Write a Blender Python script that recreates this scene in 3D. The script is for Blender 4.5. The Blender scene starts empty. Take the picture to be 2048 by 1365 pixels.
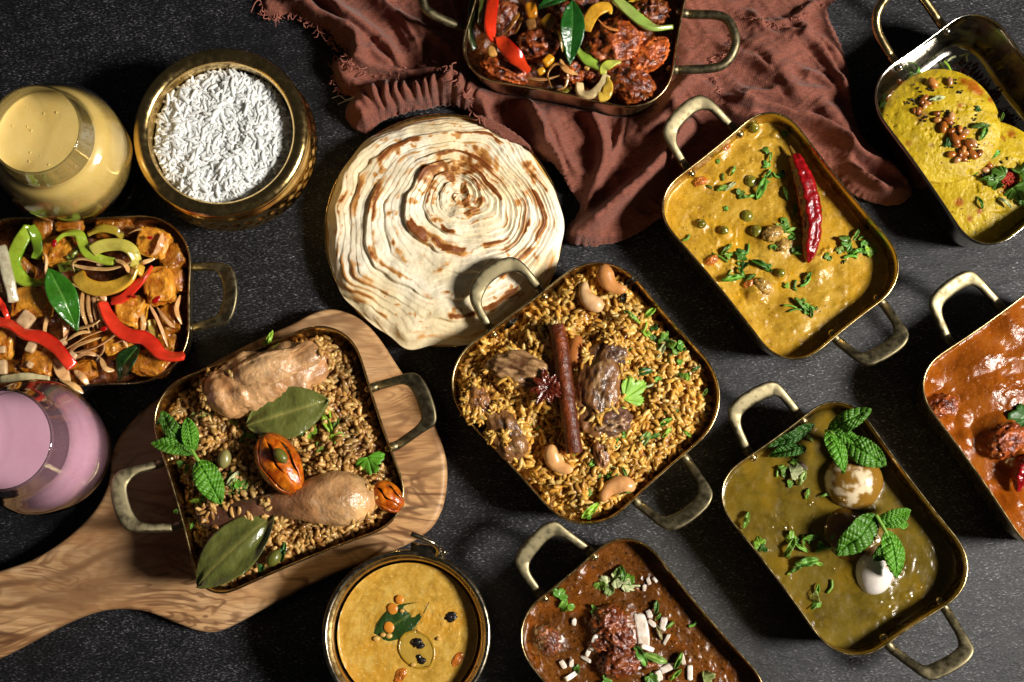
import bpy, math, random
import numpy as np
from mathutils import Vector
random.seed(7)
RNG = np.random.default_rng(11)
scene = bpy.context.scene
COL = scene.collection
# ---------------------------------------------------------------- camera, lamps, exposure
HC, TILT, FPX = 1.04, math.atan(415 / 2844.4), 2844.4
cd = bpy.data.cameras.new("camera"); cam = bpy.data.objects.new("camera", cd); COL.objects.link(cam)
cam.location = (0, 0, HC); cam.rotation_euler = (TILT, 0, 0)
cd.lens = 50; cd.sensor_width = 36; cd.clip_start = 0.05; cd.clip_end = 60
scene.camera = cam
w = bpy.data.worlds.new("World"); scene.world = w; w.use_nodes = True
w.node_tree.nodes['Background'].inputs[0].default_value = (1.0, 0.97, 0.93, 1)
w.node_tree.nodes['Background'].inputs[1].default_value = 0.024
def lamp(name, az, el, dist, size, watts, col, tgt=(0, 0.15, 0.03)):
    l = bpy.data.lights.new(name, 'AREA'); l.shape = 'DISK'; l.size = size; l.energy = watts; l.color = col
    o = bpy.data.objects.new(name, l); COL.objects.link(o)
    a, e = math.radians(az), math.radians(el)
    d = Vector((math.cos(a) * math.cos(e), math.sin(a) * math.cos(e), math.sin(e)))
    o.location = Vector(tgt) + d * dist
    o.rotation_euler = d.to_track_quat('Z', 'Y').to_euler()
    return o
lamp("key_lamp", -9, 41, 3.0, 0.62, 160, (1.0, 0.955, 0.87))
vs = scene.view_settings
vs.view_transform = 'Standard'; vs.look = 'None'; vs.exposure = 0; vs.gamma = 1
scene.render.engine = 'CYCLES'
scene.cycles.max_bounces = 8; scene.cycles.transparent_max_bounces = 16
scene.cycles.use_denoising = True
# ---------------------------------------------------------------- maths helpers
ct, st = math.cos(TILT), math.sin(TILT)
def P(px, py, z=0.0):
    """where the line of sight through a photo pixel meets height z"""
    x = (px - 1024) / FPX; y = -(py - 682.5) / FPX
    dy = y * ct + st; dz = y * st - ct
    t = (z - HC) / dz
    return np.array([x * t, dy * t, z])
def PX(pts, z):
    z = np.broadcast_to(np.asarray(z, float), (len(pts),))
    return np.array([P(p[0], p[1], zz) for p, zz in zip(pts, z)])
U = 3.6e-4                                     # metres per photo pixel at dish height
def L(r, g, b):
    f = lambda c: (c / 255 / 12.92) if c <= 10 else ((c / 255 + .055) / 1.055) ** 2.4
    return np.array([f(r), f(g), f(b)])
def _hash(i, j, k, s):
    h = (i.astype(np.int64) * 374761393 + j.astype(np.int64) * 668265263 + k.astype(np.int64) * 2147483647 + s * 974711) & 0xffffffff
    h = ((h ^ (h >> 13)) * 1274126177) & 0xffffffff
    h = ((h ^ (h >> 16)) * 2246822519) & 0xffffffff
    return ((h ^ (h >> 15)) & 0xffff) / 32767.5 - 1.0
def vn(p, s=0):
    p = np.asarray(p, float); i = np.floor(p).astype(np.int64); f = p - i; f = f * f * f * (f * (f * 6 - 15) + 10)
    r = 0
    for a in (0, 1):
        for b in (0, 1):
            for c in (0, 1):
                wt = (f[:, 0] if a else 1 - f[:, 0]) * (f[:, 1] if b else 1 - f[:, 1]) * (f[:, 2] if c else 1 - f[:, 2])
                r = r + wt * _hash(i[:, 0] + a, i[:, 1] + b, i[:, 2] + c, s)
    return r
def fbm(p, o=4, s=0, ridge=False):
    p = np.asarray(p, float); a, t = 1.0, 0
    r = np.zeros(len(p))
    for k in range(o):
        n = vn(p * 2 ** k + 17.3 * k, s + k)
        if ridge: n = 1 - 2 * np.abs(n)
        r += a * n; t += a; a *= .5
    return r / t
def n2(xy, f, o=3, s=0, ridge=False):
    xy = np.asarray(xy, float)
    return fbm(np.c_[xy[:, 0] * f, xy[:, 1] * f, np.full(len(xy), .37)], o, s, ridge)
def sstep(a, b, x):
    t = np.clip((x - a) / (b - a), 0, 1); return t * t * (3 - 2 * t)
def cr(pts, n):
    """Catmull-Rom through pts, n samples"""
    p = np.asarray(pts, float)
    if len(p) == 2:
        return p[0] + (p[1] - p[0]) * np.linspace(0, 1, n)[:, None]
    q = np.vstack([2 * p[0] - p[1], p, 2 * p[-1] - p[-2]])
    u = np.linspace(0, len(p) - 1 - 1e-9, n); i = u.astype(int); t = (u - i)[:, None]
    a, b, c, d = q[i], q[i + 1], q[i + 2], q[i + 3]
    return .5 * (2 * b + (c - a) * t + (2 * a - 5 * b + 4 * c - d) * t ** 2 + (3 * b - a - 3 * c + d) * t ** 3)
def nrm(v):
    v = np.asarray(v, float); return v / (np.linalg.norm(v, axis=-1, keepdims=True) + 1e-12)
# ---------------------------------------------------------------- objects
def put(o, label=None, cat=None, group=None, kind=None):
    if label: o['label'] = label
    if cat: o['category'] = cat
    if group: o['group'] = group
    if kind: o['kind'] = kind
    return o
def thing(name, loc, label, cat, group=None):
    o = bpy.data.objects.new(name, None); COL.objects.link(o); o.location = Vector(loc); o.empty_display_size = .02
    return put(o, label, cat, group)
def mk(name, V, F, mat, parent=None, col=None, uv=None, smooth=True, solid=0, label=None, cat=None, group=None, kind=None):
    """one mesh object; F is a list of index arrays, each (k,3) or (k,4)"""
    V = np.asarray(V, float)
    if parent is not None: org = np.array(parent.matrix_basis.translation) if parent.parent is None else np.array(parent['org'])
    else: org = np.array([V[:, 0].mean(), V[:, 1].mean(), V[:, 2].min()])
    me = bpy.data.meshes.new(name)
    F = [np.asarray(f, np.int32) for f in (F if isinstance(F, (list, tuple)) else [F]) if len(f)]
    loops = np.concatenate([f.ravel() for f in F])
    tot = np.concatenate([np.full(len(f), f.shape[1], np.int32) for f in F])
    start = np.concatenate([[0], np.cumsum(tot)[:-1]]).astype(np.int32)
    me.vertices.add(len(V)); me.vertices.foreach_set('co', (V - org).astype(np.float32).ravel())
    me.loops.add(len(loops)); me.loops.foreach_set('vertex_index', loops.astype(np.int32))
    me.polygons.add(len(tot)); me.polygons.foreach_set('loop_start', start); me.polygons.foreach_set('loop_total', tot)
    me.update(calc_edges=True); me.validate()
    if smooth: me.polygons.foreach_set('use_smooth', np.ones(len(me.polygons), bool))
    if col is not None:
        a = me.attributes.new('Col', 'FLOAT_COLOR', 'POINT')
        c = np.ones((len(V), 4)); c[:, :3] = col
        a.data.foreach_set('color', c.astype(np.float32).ravel())
    if mat is not None: me.materials.append(mat)
    o = bpy.data.objects.new(name, me); COL.objects.link(o)
    if parent is not None:
        o.parent = parent; o['org'] = [float(x) for x in org]
    else: o.location = Vector(org)
    if solid:
        m = o.modifiers.new('thick', 'SOLIDIFY'); m.thickness = solid; m.offset = 0
    return put(o, label, cat, group, kind)
def grid(nu, nv, wrap=False):
    i, j = np.meshgrid(np.arange(nu - 1), np.arange(nv if wrap else nv - 1), indexing='ij'); i = i.ravel(); j = j.ravel()
    j2 = (j + 1) % nv
    return np.c_[i * nv + j, i * nv + j2, (i + 1) * nv + j2, (i + 1) * nv + j]
def fan(ring0, n, c, flip=False):
    j = np.arange(n); t = np.c_[ring0 + j, ring0 + (j + 1) % n, np.full(n, c)]
    return t[:, ::-1] if flip else t
def loft(rings, cap0=True, cap1=True):
    n = len(rings[0]); V = np.vstack(rings); F = [grid(len(rings), n, True)]
    if cap0: V = np.vstack([V, rings[0].mean(0)]); F.append(fan(0, n, len(V) - 1, True))
    if cap1: V = np.vstack([V, rings[-1].mean(0)]); F.append(fan((len(rings) - 1) * n, n, len(V) - 1))
    return V, F
def sweep(pts, a, b=None, n=12, e=2.0, tilt=0, up=(0, 0, 1), caps=True):
    """cross-section (superellipse a wide, b high) along pts"""
    pts = np.asarray(pts, float); m = len(pts)
    a = np.broadcast_to(np.asarray(a, float), (m,)); b = a if b is None else np.broadcast_to(np.asarray(b, float), (m,))
    T = nrm(np.gradient(pts, axis=0)); up = np.asarray(up, float)
    s = np.cross(T, up); bad = np.linalg.norm(s, axis=1) < .05
    s[bad] = np.cross(T[bad], [1, 0, 0]); s = nrm(s); k = np.cross(s, T)
    tl = np.broadcast_to(np.asarray(tilt, float), (m,))[:, None]
    s, k = s * np.cos(tl) + k * np.sin(tl), k * np.cos(tl) - s * np.sin(tl)
    ph = np.linspace(0, 2 * np.pi, n, endpoint=False)
    c, sn = np.cos(ph), np.sin(ph)
    cx = np.sign(c) * np.abs(c) ** (2 / e); sy = np.sign(sn) * np.abs(sn) ** (2 / e)
    R = pts[:, None] + s[:, None] * (a[:, None] * cx)[..., None] + k[:, None] * (b[:, None] * sy)[..., None]
    V, F = loft(list(R), caps, caps); return V, [f[:, ::-1] for f in F]
def capped(n, c=.12):
    t = np.linspace(0, 1, n); r = np.ones(n)
    r = np.where(t < c, np.sqrt(np.clip(1 - ((c - t) / c) ** 2, .02, 1)), r)
    return np.where(t > 1 - c, np.sqrt(np.clip(1 - ((t - 1 + c) / c) ** 2, .02, 1)), r)
import bmesh
_ico = {}
def ico(k):
    if k not in _ico:
        bm = bmesh.new(); bmesh.ops.create_icosphere(bm, subdivisions=k, radius=1)
        bm.verts.ensure_lookup_table()
        _ico[k] = (np.array([v.co[:] for v in bm.verts]), np.array([[v.index for v in f.verts] for f in bm.faces])); bm.free()
    return _ico[k]
def rotz(a):
    c, s = math.cos(a), math.sin(a); return np.array([[c, -s, 0], [s, c, 0], [0, 0, 1.]])
def rotx(a):
    c, s = math.cos(a), math.sin(a); return np.array([[1., 0, 0], [0, c, -s], [0, s, c]])
def blob(c, r, rot=0, amp=.1, freq=2.5, k=4, seed=0, e=1.0, ridge=False, tilt=0, o=4):
    """lumpy ellipsoid / superellipsoid: centre c, radii r"""
    N, F = ico(k); B = np.sign(N) * np.abs(N) ** e
    if e != 1: B = B / np.max(np.abs(B), axis=1, keepdims=True) ** .35 * .92 if e < 1 else B
    d = fbm(N * freq + seed * 7.1, o, seed, ridge)
    V = (B * np.asarray(r)) * (1 + amp * d)[:, None]
    return (V @ rotx(tilt).T) @ rotz(math.radians(rot)).T + c, [F], d
# ---------------------------------------------------------------- materials
class NT:
    def __init__(s, name):
        s.m = bpy.data.materials.new(name); s.m.use_nodes = True; s.t = s.m.node_tree; s.n = s.t.nodes
        s.b = s.n['Principled BSDF']; s.out = s.n['Material Output']
    def new(s, t, **k):
        x = s.n.new(t)
        for a, b in k.items():
            if hasattr(x, a): setattr(x, a, b)
        return x
    def ln(s, a, b): s.t.links.new(a, b)
    def pos(s, sc=(1, 1, 1), rot=0):
        g = s.new('ShaderNodeNewGeometry'); m = s.new('ShaderNodeMapping')
        m.inputs['Scale'].default_value = sc; m.inputs['Rotation'].default_value = (0, 0, rot)
        s.ln(g.outputs['Position'], m.inputs['Vector']); return m.outputs[0]
    def noise(s, vec, scale, detail=5, rough=.55, dist=0):
        x = s.new('ShaderNodeTexNoise'); x.inputs['Scale'].default_value = scale; x.inputs['Detail'].default_value = detail
        x.inputs['Roughness'].default_value = rough; x.inputs['Distortion'].default_value = dist; s.ln(vec, x.inputs['Vector']); return x.outputs['Fac']
    def ramp(s, fac, stops, interp='LINEAR'):
        r = s.new('ShaderNodeValToRGB'); cr_ = r.color_ramp; cr_.interpolation = interp
        while len(cr_.elements) < len(stops): cr_.elements.new(.5)
        for e, (p, c) in zip(cr_.elements, stops):
            e.position = p; e.color = (*c[:3], 1) if not np.isscalar(c) else (c, c, c, 1)
        s.ln(fac, r.inputs[0]); return r.outputs[0]
    def mix(s, a, b, f, mode='MIX'):
        x = s.new('ShaderNodeMix', data_type='RGBA', blend_type=mode)
        for v, i in ((f, x.inputs[0]), (a, x.inputs[6]), (b, x.inputs[7])):
            if hasattr(v, 'links'): s.ln(v, i)
            elif np.isscalar(v): i.default_value = v if i.type == 'VALUE' else (v, v, v, 1)
            else: i.default_value = (*v[:3], 1)
        return x.outputs[2]
    def bump(s, h, strength=.3, dist=.001, prev=None):
        x = s.new('ShaderNodeBump'); x.inputs['Strength'].default_value = strength; x.inputs['Distance'].default_value = dist
        s.ln(h, x.inputs['Height'])
        if prev is not None: s.ln(prev, x.inputs['Normal'])
        return x.outputs[0]
    def set(s, **k):
        for a, v in k.items():
            i = s.b.inputs[a.replace('_', ' ')]
            if hasattr(v, 'links'): s.ln(v, i)
            elif hasattr(v, '__len__'): i.default_value = (*v[:3], 1) if i.type == 'RGBA' else v
            else: i.default_value = v
        return s.m
def food(name, stops, scale=120, rough=.35, bump=.25, bscale=500, bdist=.0006, sss=0, sssr=(1, .4, .2), coat=0, spec=.5, vcol=False, speck=None, det=5, rvar=.1, stretch=(1, 1, 1), rot=0, sscale=.002):
    t = NT(name); p = t.pos(stretch, rot)
    c = t.ramp(t.noise(p, scale, det), stops)
    if vcol:
        a = t.new('ShaderNodeAttribute', attribute_name='Col'); c = t.mix(a.outputs['Color'], c, 1.0, 'MULTIPLY')
    if speck:
        sc, thr, scol = speck
        f = t.ramp(t.noise(p, sc, 2), [(thr, 0), (thr + .05, 1)]); c = t.mix(c, scol, f)
    h1 = t.noise(p, bscale, 4, .6); b = t.bump(h1, bump, bdist)
    b = t.bump(t.noise(p, bscale * .22, 3), bump, bdist * 3, b)
    r = t.ramp(t.noise(p, scale * 2.3, 3), [(.3, max(.02, rough - rvar)), (.7, rough + rvar)])
    t.set(Base_Color=c, Roughness=r, Normal=b, Specular_IOR_Level=spec)
    if sss: t.set(Subsurface_Weight=sss, Subsurface_Radius=sssr, Subsurface_Scale=sscale)
    if coat: t.set(Coat_Weight=coat, Coat_Roughness=.06, Coat_Normal=b)
    return t.m
def metal(name, col, rough=.25, brush=None, bscale=60, bstr=.06, tarnish=None):
    t = NT(name); p = t.pos(brush or (1, 1, 1))
    n = t.noise(p, 220, 6)
    c = t.mix(np.array(col) * .72, col, t.ramp(t.noise(t.pos(), 55, 6, .65), [(.35, 0), (.62, 1)]))
    if tarnish is not None: c = t.mix(c, tarnish, t.ramp(t.noise(t.pos(), 38, 5), [(.5, 0), (.75, .7)]))
    r = t.ramp(n, [(.3, rough * .7), (.7, min(1, rough * 1.4))])
    b = t.bump(t.noise(t.pos(), bscale, 3), bstr, .002); b = t.bump(n, .05, .0003, b)
    return t.set(Base_Color=c, Metallic=1.0, Roughness=r, Normal=b)
M = {}
M['brass'] = metal('brass', (.62, .46, .21), .24)
M['brass_handle'] = metal('brushed_brass', (.24, .20, .115), .46, None, tarnish=(.17, .14, .08))
M['brass_dark'] = metal('old_brass', (.50, .38, .19), .25, tarnish=(.25, .18, .09))
M['gold'] = metal('polished_gold_brass', (.86, .60, .24), .19)
M['steel'] = metal('brass_washed_steel', (.56, .52, .45), .17)
M['tin'] = metal('dark_tin', (.42, .36, .26), .24, tarnish=(.20, .15, .09))
M['tin_in'] = metal('amber_tin_inside', (.62, .42, .17), .3)
def slate():
    t = NT('dark_slate'); p = t.pos((1, 2.3, 1), math.radians(-32)); q = t.pos()
    fine = t.noise(p, 400, 5, .70); mid = t.noise(p, 75, 6, .65, .5); big = t.noise(q, 7, 5, .6)
    c = t.ramp(fine, [(.36, L(10, 10, 11)), (.48, L(29, 29, 32)), (.57, L(62, 61, 66)), (.67, L(182, 179, 184))])
    d = t.ramp(fine, [(.40, L(9, 9, 10)), (.56, L(30, 30, 34)), (.68, L(92, 90, 97))])
    c = t.mix(d, c, t.ramp(mid, [(.43, 0.0), (.66, 1)]))
    c = t.mix(c, L(14, 14, 16), t.ramp(big, [(.44, 0.0), (.64, .68)]))
    b = t.bump(fine, .5, .0007); b = t.bump(mid, .4, .002, b); b = t.bump(t.noise(q, 30, 4), .4, .004, b)
    return t.set(Base_Color=c, Roughness=.55, Normal=b, Specular_IOR_Level=.35)
M['slate'] = slate()
def olive_wood():
    t = NT('olive_wood'); p = t.pos((1, 3.2, 1), math.radians(-28)); q = t.pos()
    def lines(sc, st_, dist, mult, lo):
        n = t.noise(t.pos((1, st_, 1), math.radians(-24)), sc, 2.5, .5, dist)
        m1 = t.new('ShaderNodeMath', operation='MULTIPLY'); t.ln(n, m1.inputs[0]); m1.inputs[1].default_value = mult
        m2 = t.new('ShaderNodeMath', operation='SINE'); t.ln(m1.outputs[0], m2.inputs[0])
        m3 = t.new('ShaderNodeMath', operation='MULTIPLY_ADD'); t.ln(m2.outputs[0], m3.inputs[0]); m3.inputs[1].default_value = .5; m3.inputs[2].default_value = .5
        return t.ramp(m3.outputs[0], [(0, 1), (lo, .55), (lo * 2.2, 0)])
    fi = t.noise(t.pos((1, 16, 1), math.radians(-24)), 55, 6, .65, .6); cl = t.noise(q, 7, 4, .5, 1.0); wide = t.noise(t.pos((1, 2.6, 1), math.radians(-24)), 12, 4, .55, 1.2)
    c = t.ramp(wide, [(.3, L(166, 116, 72)), (.5, L(200, 156, 108)), (.7, L(216, 178, 134))])
    f1 = t.mix(0.0, lines(5.5, 2.4, .8, 70, .13), t.ramp(cl, [(.36, 0.1), (.60, .9)]))
    c = t.mix(c, L(70, 40, 24), f1)
    c = t.mix(c, L(92, 58, 36), t.mix(0.0, lines(13, 2.8, 1.2, 60, .2), t.ramp(t.noise(q, 11, 3, .5, .7), [(.44, 0), (.6, .8)])))
    c = t.mix(c, L(120, 80, 48), t.mix(0.0, lines(9, 3.2, .5, 90, .3), .35))
    c = t.mix(c, L(124, 88, 58), t.ramp(t.noise(q, 3.4, 4, .55, .6), [(.44, 0), (.64, .75)]))  # broad darker patches: wood figure, with lamp falloff put into the colour
    c = t.mix(c, L(132, 90, 56), t.ramp(fi, [(.48, 0), (.68, .6)]))
    b = t.bump(fi, .12, .0004)
    return t.set(Base_Color=c, Roughness=.5, Normal=b, Specular_IOR_Level=.35)
M['wood'] = olive_wood()
def weave(name, c0, c1):
    t = NT(name)
    a = t.new('ShaderNodeUVMap')
    hs = []
    for ax, sc in (('X', 1), ('Y', 1)):
        wv = t.new('ShaderNodeTexWave', wave_type='BANDS', bands_direction=ax)
        for k, v in (('Scale', 250), ('Distortion', 3.0), ('Detail', 3), ('Detail Scale', 2.5)): wv.inputs[k].default_value = v
        t.ln(t.pos((1, 1, 1), math.radians(12)), wv.inputs['Vector']); hs.append(wv.outputs['Fac'])
    h = t.mix(hs[0], hs[1], .5, 'MIX'); q = t.pos()
    c = t.mix(c0, c1, t.ramp(t.noise(t.pos((1, 5, 1), .2), 260, 5, .7), [(.3, 0), (.7, 1)]))
    c = t.mix(c, L(196, 128, 108), t.ramp(t.noise(q, 900, 2), [(.66, 0), (.75, .6)]))
    b = t.bump(h, .30, .0007); b = t.bump(t.noise(q, 520, 5, .7), .65, .0009, b); b = t.bump(t.noise(q, 70, 5), .5, .003, b)
    return t.set(Base_Color=c, Roughness=.85, Normal=b, Specular_IOR_Level=.15, Sheen_Weight=.15)
M['cloth'] = weave('terracotta_linen', L(98, 55, 45), L(146, 88, 71))
M['thread'] = food('linen_thread', [(.3, L(130, 74, 62)), (.7, L(176, 108, 90))], 200, .8, .2)
M['thread_white'] = food('white_thread', [(.3, L(190, 185, 180)), (.7, L(220, 215, 210))], 200, .8, .1)
def glass_mat():
    t = NT('clear_glass'); t.n.remove(t.b)
    tr = t.new('ShaderNodeBsdfTransparent'); 
    gl = t.new('ShaderNodeBsdfGlossy'); gl.inputs['Roughness'].default_value = .03
    lw = t.new('ShaderNodeLayerWeight'); lw.inputs[0].default_value = .5
    pw = t.new('ShaderNodeMath', operation='POWER'); t.ln(lw.outputs['Facing'], pw.inputs[0]); pw.inputs[1].default_value = 3.2
    fr = t.new('ShaderNodeMath', operation='MULTIPLY_ADD'); t.ln(pw.outputs[0], fr.inputs[0]); fr.inputs[1].default_value = .9; fr.inputs[2].default_value = .04
    t.ln(t.ramp(lw.outputs['Facing'], [(.0, (.96, .965, .96)), (.4, (.90, .905, .90)), (.7, (.68, .68, .66)), (.9, (.40, .40, .39)), (1, (.12, .12, .11))]), tr.inputs[0])
    mx = t.new('ShaderNodeMixShader'); t.ln(fr.outputs[0], mx.inputs[0]); t.ln(tr.outputs[0], mx.inputs[1]); t.ln(gl.outputs[0], mx.inputs[2])
    t.ln(mx.outputs[0], t.out.inputs[0]); return t.m
M['glass'] = glass_mat()
M['lassi'] = food('mango_lassi', [(.3, L(228, 192, 108)), (.7, L(238, 206, 128))], 60, .28, .08, 300, sss=.25, sssr=(1, .6, .2), spec=.4)
M['pink'] = food('rose_milk', [(.3, L(222, 166, 190)), (.7, L(230, 178, 200))], 40, .22, .04, 300, sss=.2, sssr=(1, .6, .7), spec=.4)
M['white_rice'] = food('cooked_white_rice', [(.3, (.95, .95, .93)), (.7, (1, 1, .98))], 300, .5, .04, 900, vcol=True, sss=.12, sssr=(1, .97, .93), spec=.35)
M['gold_rice'] = food('golden_spiced_rice', [(.25, (.66, .6, .5)), (.5, (.95, .95, .95)), (.75, (1.2, 1.16, 1.05))], 160, .33, .2, 900, vcol=True, coat=.15, sss=.3, sssr=(1, .6, .25))
M['meat_v'] = food('cooked_meat', [(.25, (.55, .5, .46)), (.5, (.95, .94, .92)), (.75, (1.25, 1.2, 1.15))], 190, .34, .55, 420, .0010, vcol=True, coat=.25, sss=.1)
M['fried'] = food('sauced_fried_chicken', [(.28, L(46, 16, 6)), (.5, L(132, 58, 22)), (.72, L(194, 104, 44))], 170, .18, .85, 520, .0011, coat=.6, vcol=True)
M['paneer'] = food('sauced_fried_cubes', [(.25, (.55, .40, .3)), (.5, (.9, .85, .8)), (.75, (1.2, 1.15, 1.0))], 110, .16, .85, 420, .0011, vcol=True, coat=.6, sss=.3, sssr=(1, .5, .15), sscale=.003)
M['pepper'] = food('glossy_pepper', [(.28, (.70, .62, .55)), (.5, (.95, .94, .92)), (.72, (1.15, 1.15, 1.15))], 90, .2, .55, 260, vcol=True, coat=.7, sss=.4, sssr=(1, .6, .3))
M['onion'] = food('soft_cooked_onion', [(.3, (.72, .6, .5)), (.7, (1.1, 1.05, 1))], 190, .16, .6, 420, vcol=True, coat=.6, sss=.5, sssr=(1, .7, .5))
M['leaf'] = food('herb_leaf', [(.3, (.8, .85, .8)), (.7, (1.15, 1.1, 1.1))], 260, .38, .2, 900, .0004, vcol=True, spec=.4)
M['glossleaf'] = food('waxy_leaf', [(.3, (.8, .8, .72)), (.7, (1.1, 1.1, 1.1))], 120, .28, .55, 260, .0012, vcol=True, coat=.5)
M['nut'] = food('roasted_nut', [(.3, (.84, .76, .66)), (.7, (1.08, 1.06, 1.04))], 130, .33, .3, 420, vcol=True, coat=.15, sss=.15)
M['spice'] = food('glossy_spice', [(.3, (.5, .45, .45)), (.55, (.95, .95, .95)), (.75, (1.3, 1.25, 1.2))], 260, .26, .5, 500, .0008, vcol=True, coat=.5)
M['bread'] = food('flaky_bread', [(.3, (.9, .88, .84)), (.7, (1.05, 1.05, 1.04))], 150, .5, .35, 420, .0007, vcol=True, spec=.35)
M['idli'] = food('steamed_cake', [(.25, L(178, 146, 18)), (.5, L(206, 176, 34)), (.75, L(220, 192, 52))], 70, .5, .5, 260, .001, vcol=False, speck=(420, .69, L(92, 66, 10)), spec=.4)
M['seed'] = food('dark_seed', [(.3, L(14, 12, 12)), (.7, L(36, 30, 28))], 300, .3, .1)
M['powder'] = food('chilli_powder', [(.3, L(120, 24, 8)), (.7, L(186, 48, 18))], 600, .8, .5)
def sauce(name, stops, scale, speck=None, rough=.2, bump=.3, oil=None, grit=None, coat=.06):
    """stewed surface: mottled body, fine dark specks, pale grit and patches of coloured oil"""
    t = NT(name); q = t.pos()
    c = t.ramp(t.noise(q, scale, 7, .62), stops)
    a = t.new('ShaderNodeAttribute', attribute_name='Col'); c = t.mix(a.outputs['Color'], c, 1.0, 'MULTIPLY')
    if oil is not None: c = t.mix(c, oil, t.ramp(t.noise(q, 34, 4, .55, .4), [(.50, 0), (.66, .75)]))
    if grit is not None: c = t.mix(c, grit, t.ramp(t.noise(q, 560, 2, .5), [(.60, 0), (.70, .65)]))
    if speck: c = t.mix(c, speck[2], t.ramp(t.noise(q, speck[0], 3, .6), [(speck[1], 0), (speck[1] + .06, .85)]))
    f = t.noise(q, 900, 3, .6); m = t.noise(q, 330, 4, .6); g = t.noise(q, 95, 4, .55)
    b = t.bump(g, bump, .0013); b = t.bump(m, bump * 1.2, .0010, b); b = t.bump(f, bump, .0005, b)
    r = t.ramp(t.noise(q, 150, 4), [(.3, max(.03, rough - .08)), (.7, rough + .14)])
    return t.set(Base_Color=c, Roughness=r, Normal=b, Specular_IOR_Level=.32, Coat_Weight=coat, Coat_Roughness=.06, Coat_Normal=b)
M['yellow_curry'] = sauce('yellow_pea_curry', [(.3, L(138, 100, 24)), (.5, L(180, 138, 38)), (.7, L(202, 162, 62))], 60, (520, .63, L(96, 70, 14)), .27, .22, oil=L(204, 152, 26), grit=L(212, 178, 92))
M['olive_curry'] = sauce('olive_egg_curry', [(.3, L(74, 60, 14)), (.5, L(97, 80, 22)), (.7, L(112, 94, 34))], 50, (560, .64, L(50, 42, 8)), .20, .13, oil=L(128, 100, 20), grit=L(130, 108, 40), coat=.03)
M['orange_curry'] = sauce('orange_curry', [(.3, L(98, 46, 6)), (.5, L(134, 68, 12)), (.7, L(152, 86, 24))], 50, (560, .65, L(100, 36, 2)), .17, .26, oil=L(148, 72, 8), grit=L(178, 108, 44))
M['brown_curry'] = sauce('brown_curry', [(.3, L(58, 29, 6)), (.5, L(94, 53, 16)), (.7, L(118, 70, 24))], 60, (430, .58, L(40, 18, 4)), .22, .26, oil=L(126, 64, 8), grit=L(150, 96, 38))
M['sambar'] = sauce('lentil_soup', [(.3, L(164, 122, 40)), (.5, L(194, 150, 60)), (.7, L(210, 174, 90))], 120, (420, .68, L(150, 104, 26)), .24, .22, oil=L(200, 142, 42), grit=L(222, 190, 118))
M['glaze'] = sauce('dark_pan_sauce', [(.3, L(36, 15, 6)), (.5, L(82, 38, 14)), (.7, L(124, 68, 26))], 110, (400, .62, L(24, 9, 4)), .16, .8, oil=L(120, 60, 16), grit=L(150, 92, 40), coat=.5)
# ---------------------------------------------------------------- table
V = np.array([[x, y, z] for z in (-.04, 0) for y in (-1.6, 1.9) for x in (-1.8, 1.8)])
mk('table_top', V, [np.array([[0, 2, 3, 1], [4, 5, 7, 6], [0, 1, 5, 4], [2, 6, 7, 3], [0, 4, 6, 2], [1, 3, 7, 5]])], M['slate'], smooth=False, kind='structure', label='dark grey speckled slate table top under all the dishes')
# ---------------------------------------------------------------- dishes
def resample(p, n):
    q = np.vstack([p, p[:1]]); d = np.r_[0, np.cumsum(np.linalg.norm(np.diff(q, axis=0), axis=1))]
    t = np.linspace(0, d[-1], n, endpoint=False)
    return np.c_[np.interp(t, d, q[:, 0]), np.interp(t, d, q[:, 1])]
def isect(l, m):
    (a, b), (c, d) = np.array(l, float), np.array(m, float)
    r, s = b - a, d - c; t = ((c - a)[0] * s[1] - (c - a)[1] * s[0]) / (r[0] * s[1] - r[1] * s[0]); return a + r * t
def rounded(corners, r, n=336, bulge=.0):
    C = np.asarray(corners, float); m = len(C); out = []
    r = np.broadcast_to(r, (m,))
    for i in range(m):
        c = C[i]; a = nrm(C[i - 1] - c); b = nrm(C[(i + 1) % m] - c); p, q = c + a * r[i], c + b * r[i]
        t = np.linspace(0, 1, 16)[:, None]; h = .58
        out.append((1 - t) ** 3 * p + 3 * (1 - t) ** 2 * t * (p + (c - p) * h) + 3 * (1 - t) * t * t * (q + (c - q) * h) + t ** 3 * q)
        d = C[(i + 1) % m] + nrm(c - C[(i + 1) % m]) * r[(i + 1) % m]
        s = np.linspace(0, 1, 14)[1:-1][:, None]; e = d - q; nn = np.array([e[1], -e[0]])
        out.append(q + e * s + nn * bulge * np.sin(np.pi * s))
    o = resample(np.vstack(out), n)
    if np.sum(o[:, 0] * np.roll(o[:, 1], -1) - np.roll(o[:, 0], -1) * o[:, 1]) < 0: o = o[::-1]
    for _ in range(12): o = (np.roll(o, 1, 0) + 2 * o + np.roll(o, -1, 0)) / 4
    return o
def inset(o, d):
    t = nrm(np.roll(o, -1, 0) - np.roll(o, 1, 0)); return o + np.c_[-t[:, 1], t[:, 0]] * d
def lift(o, z): return np.c_[o, np.full(len(o), z)]
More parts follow.
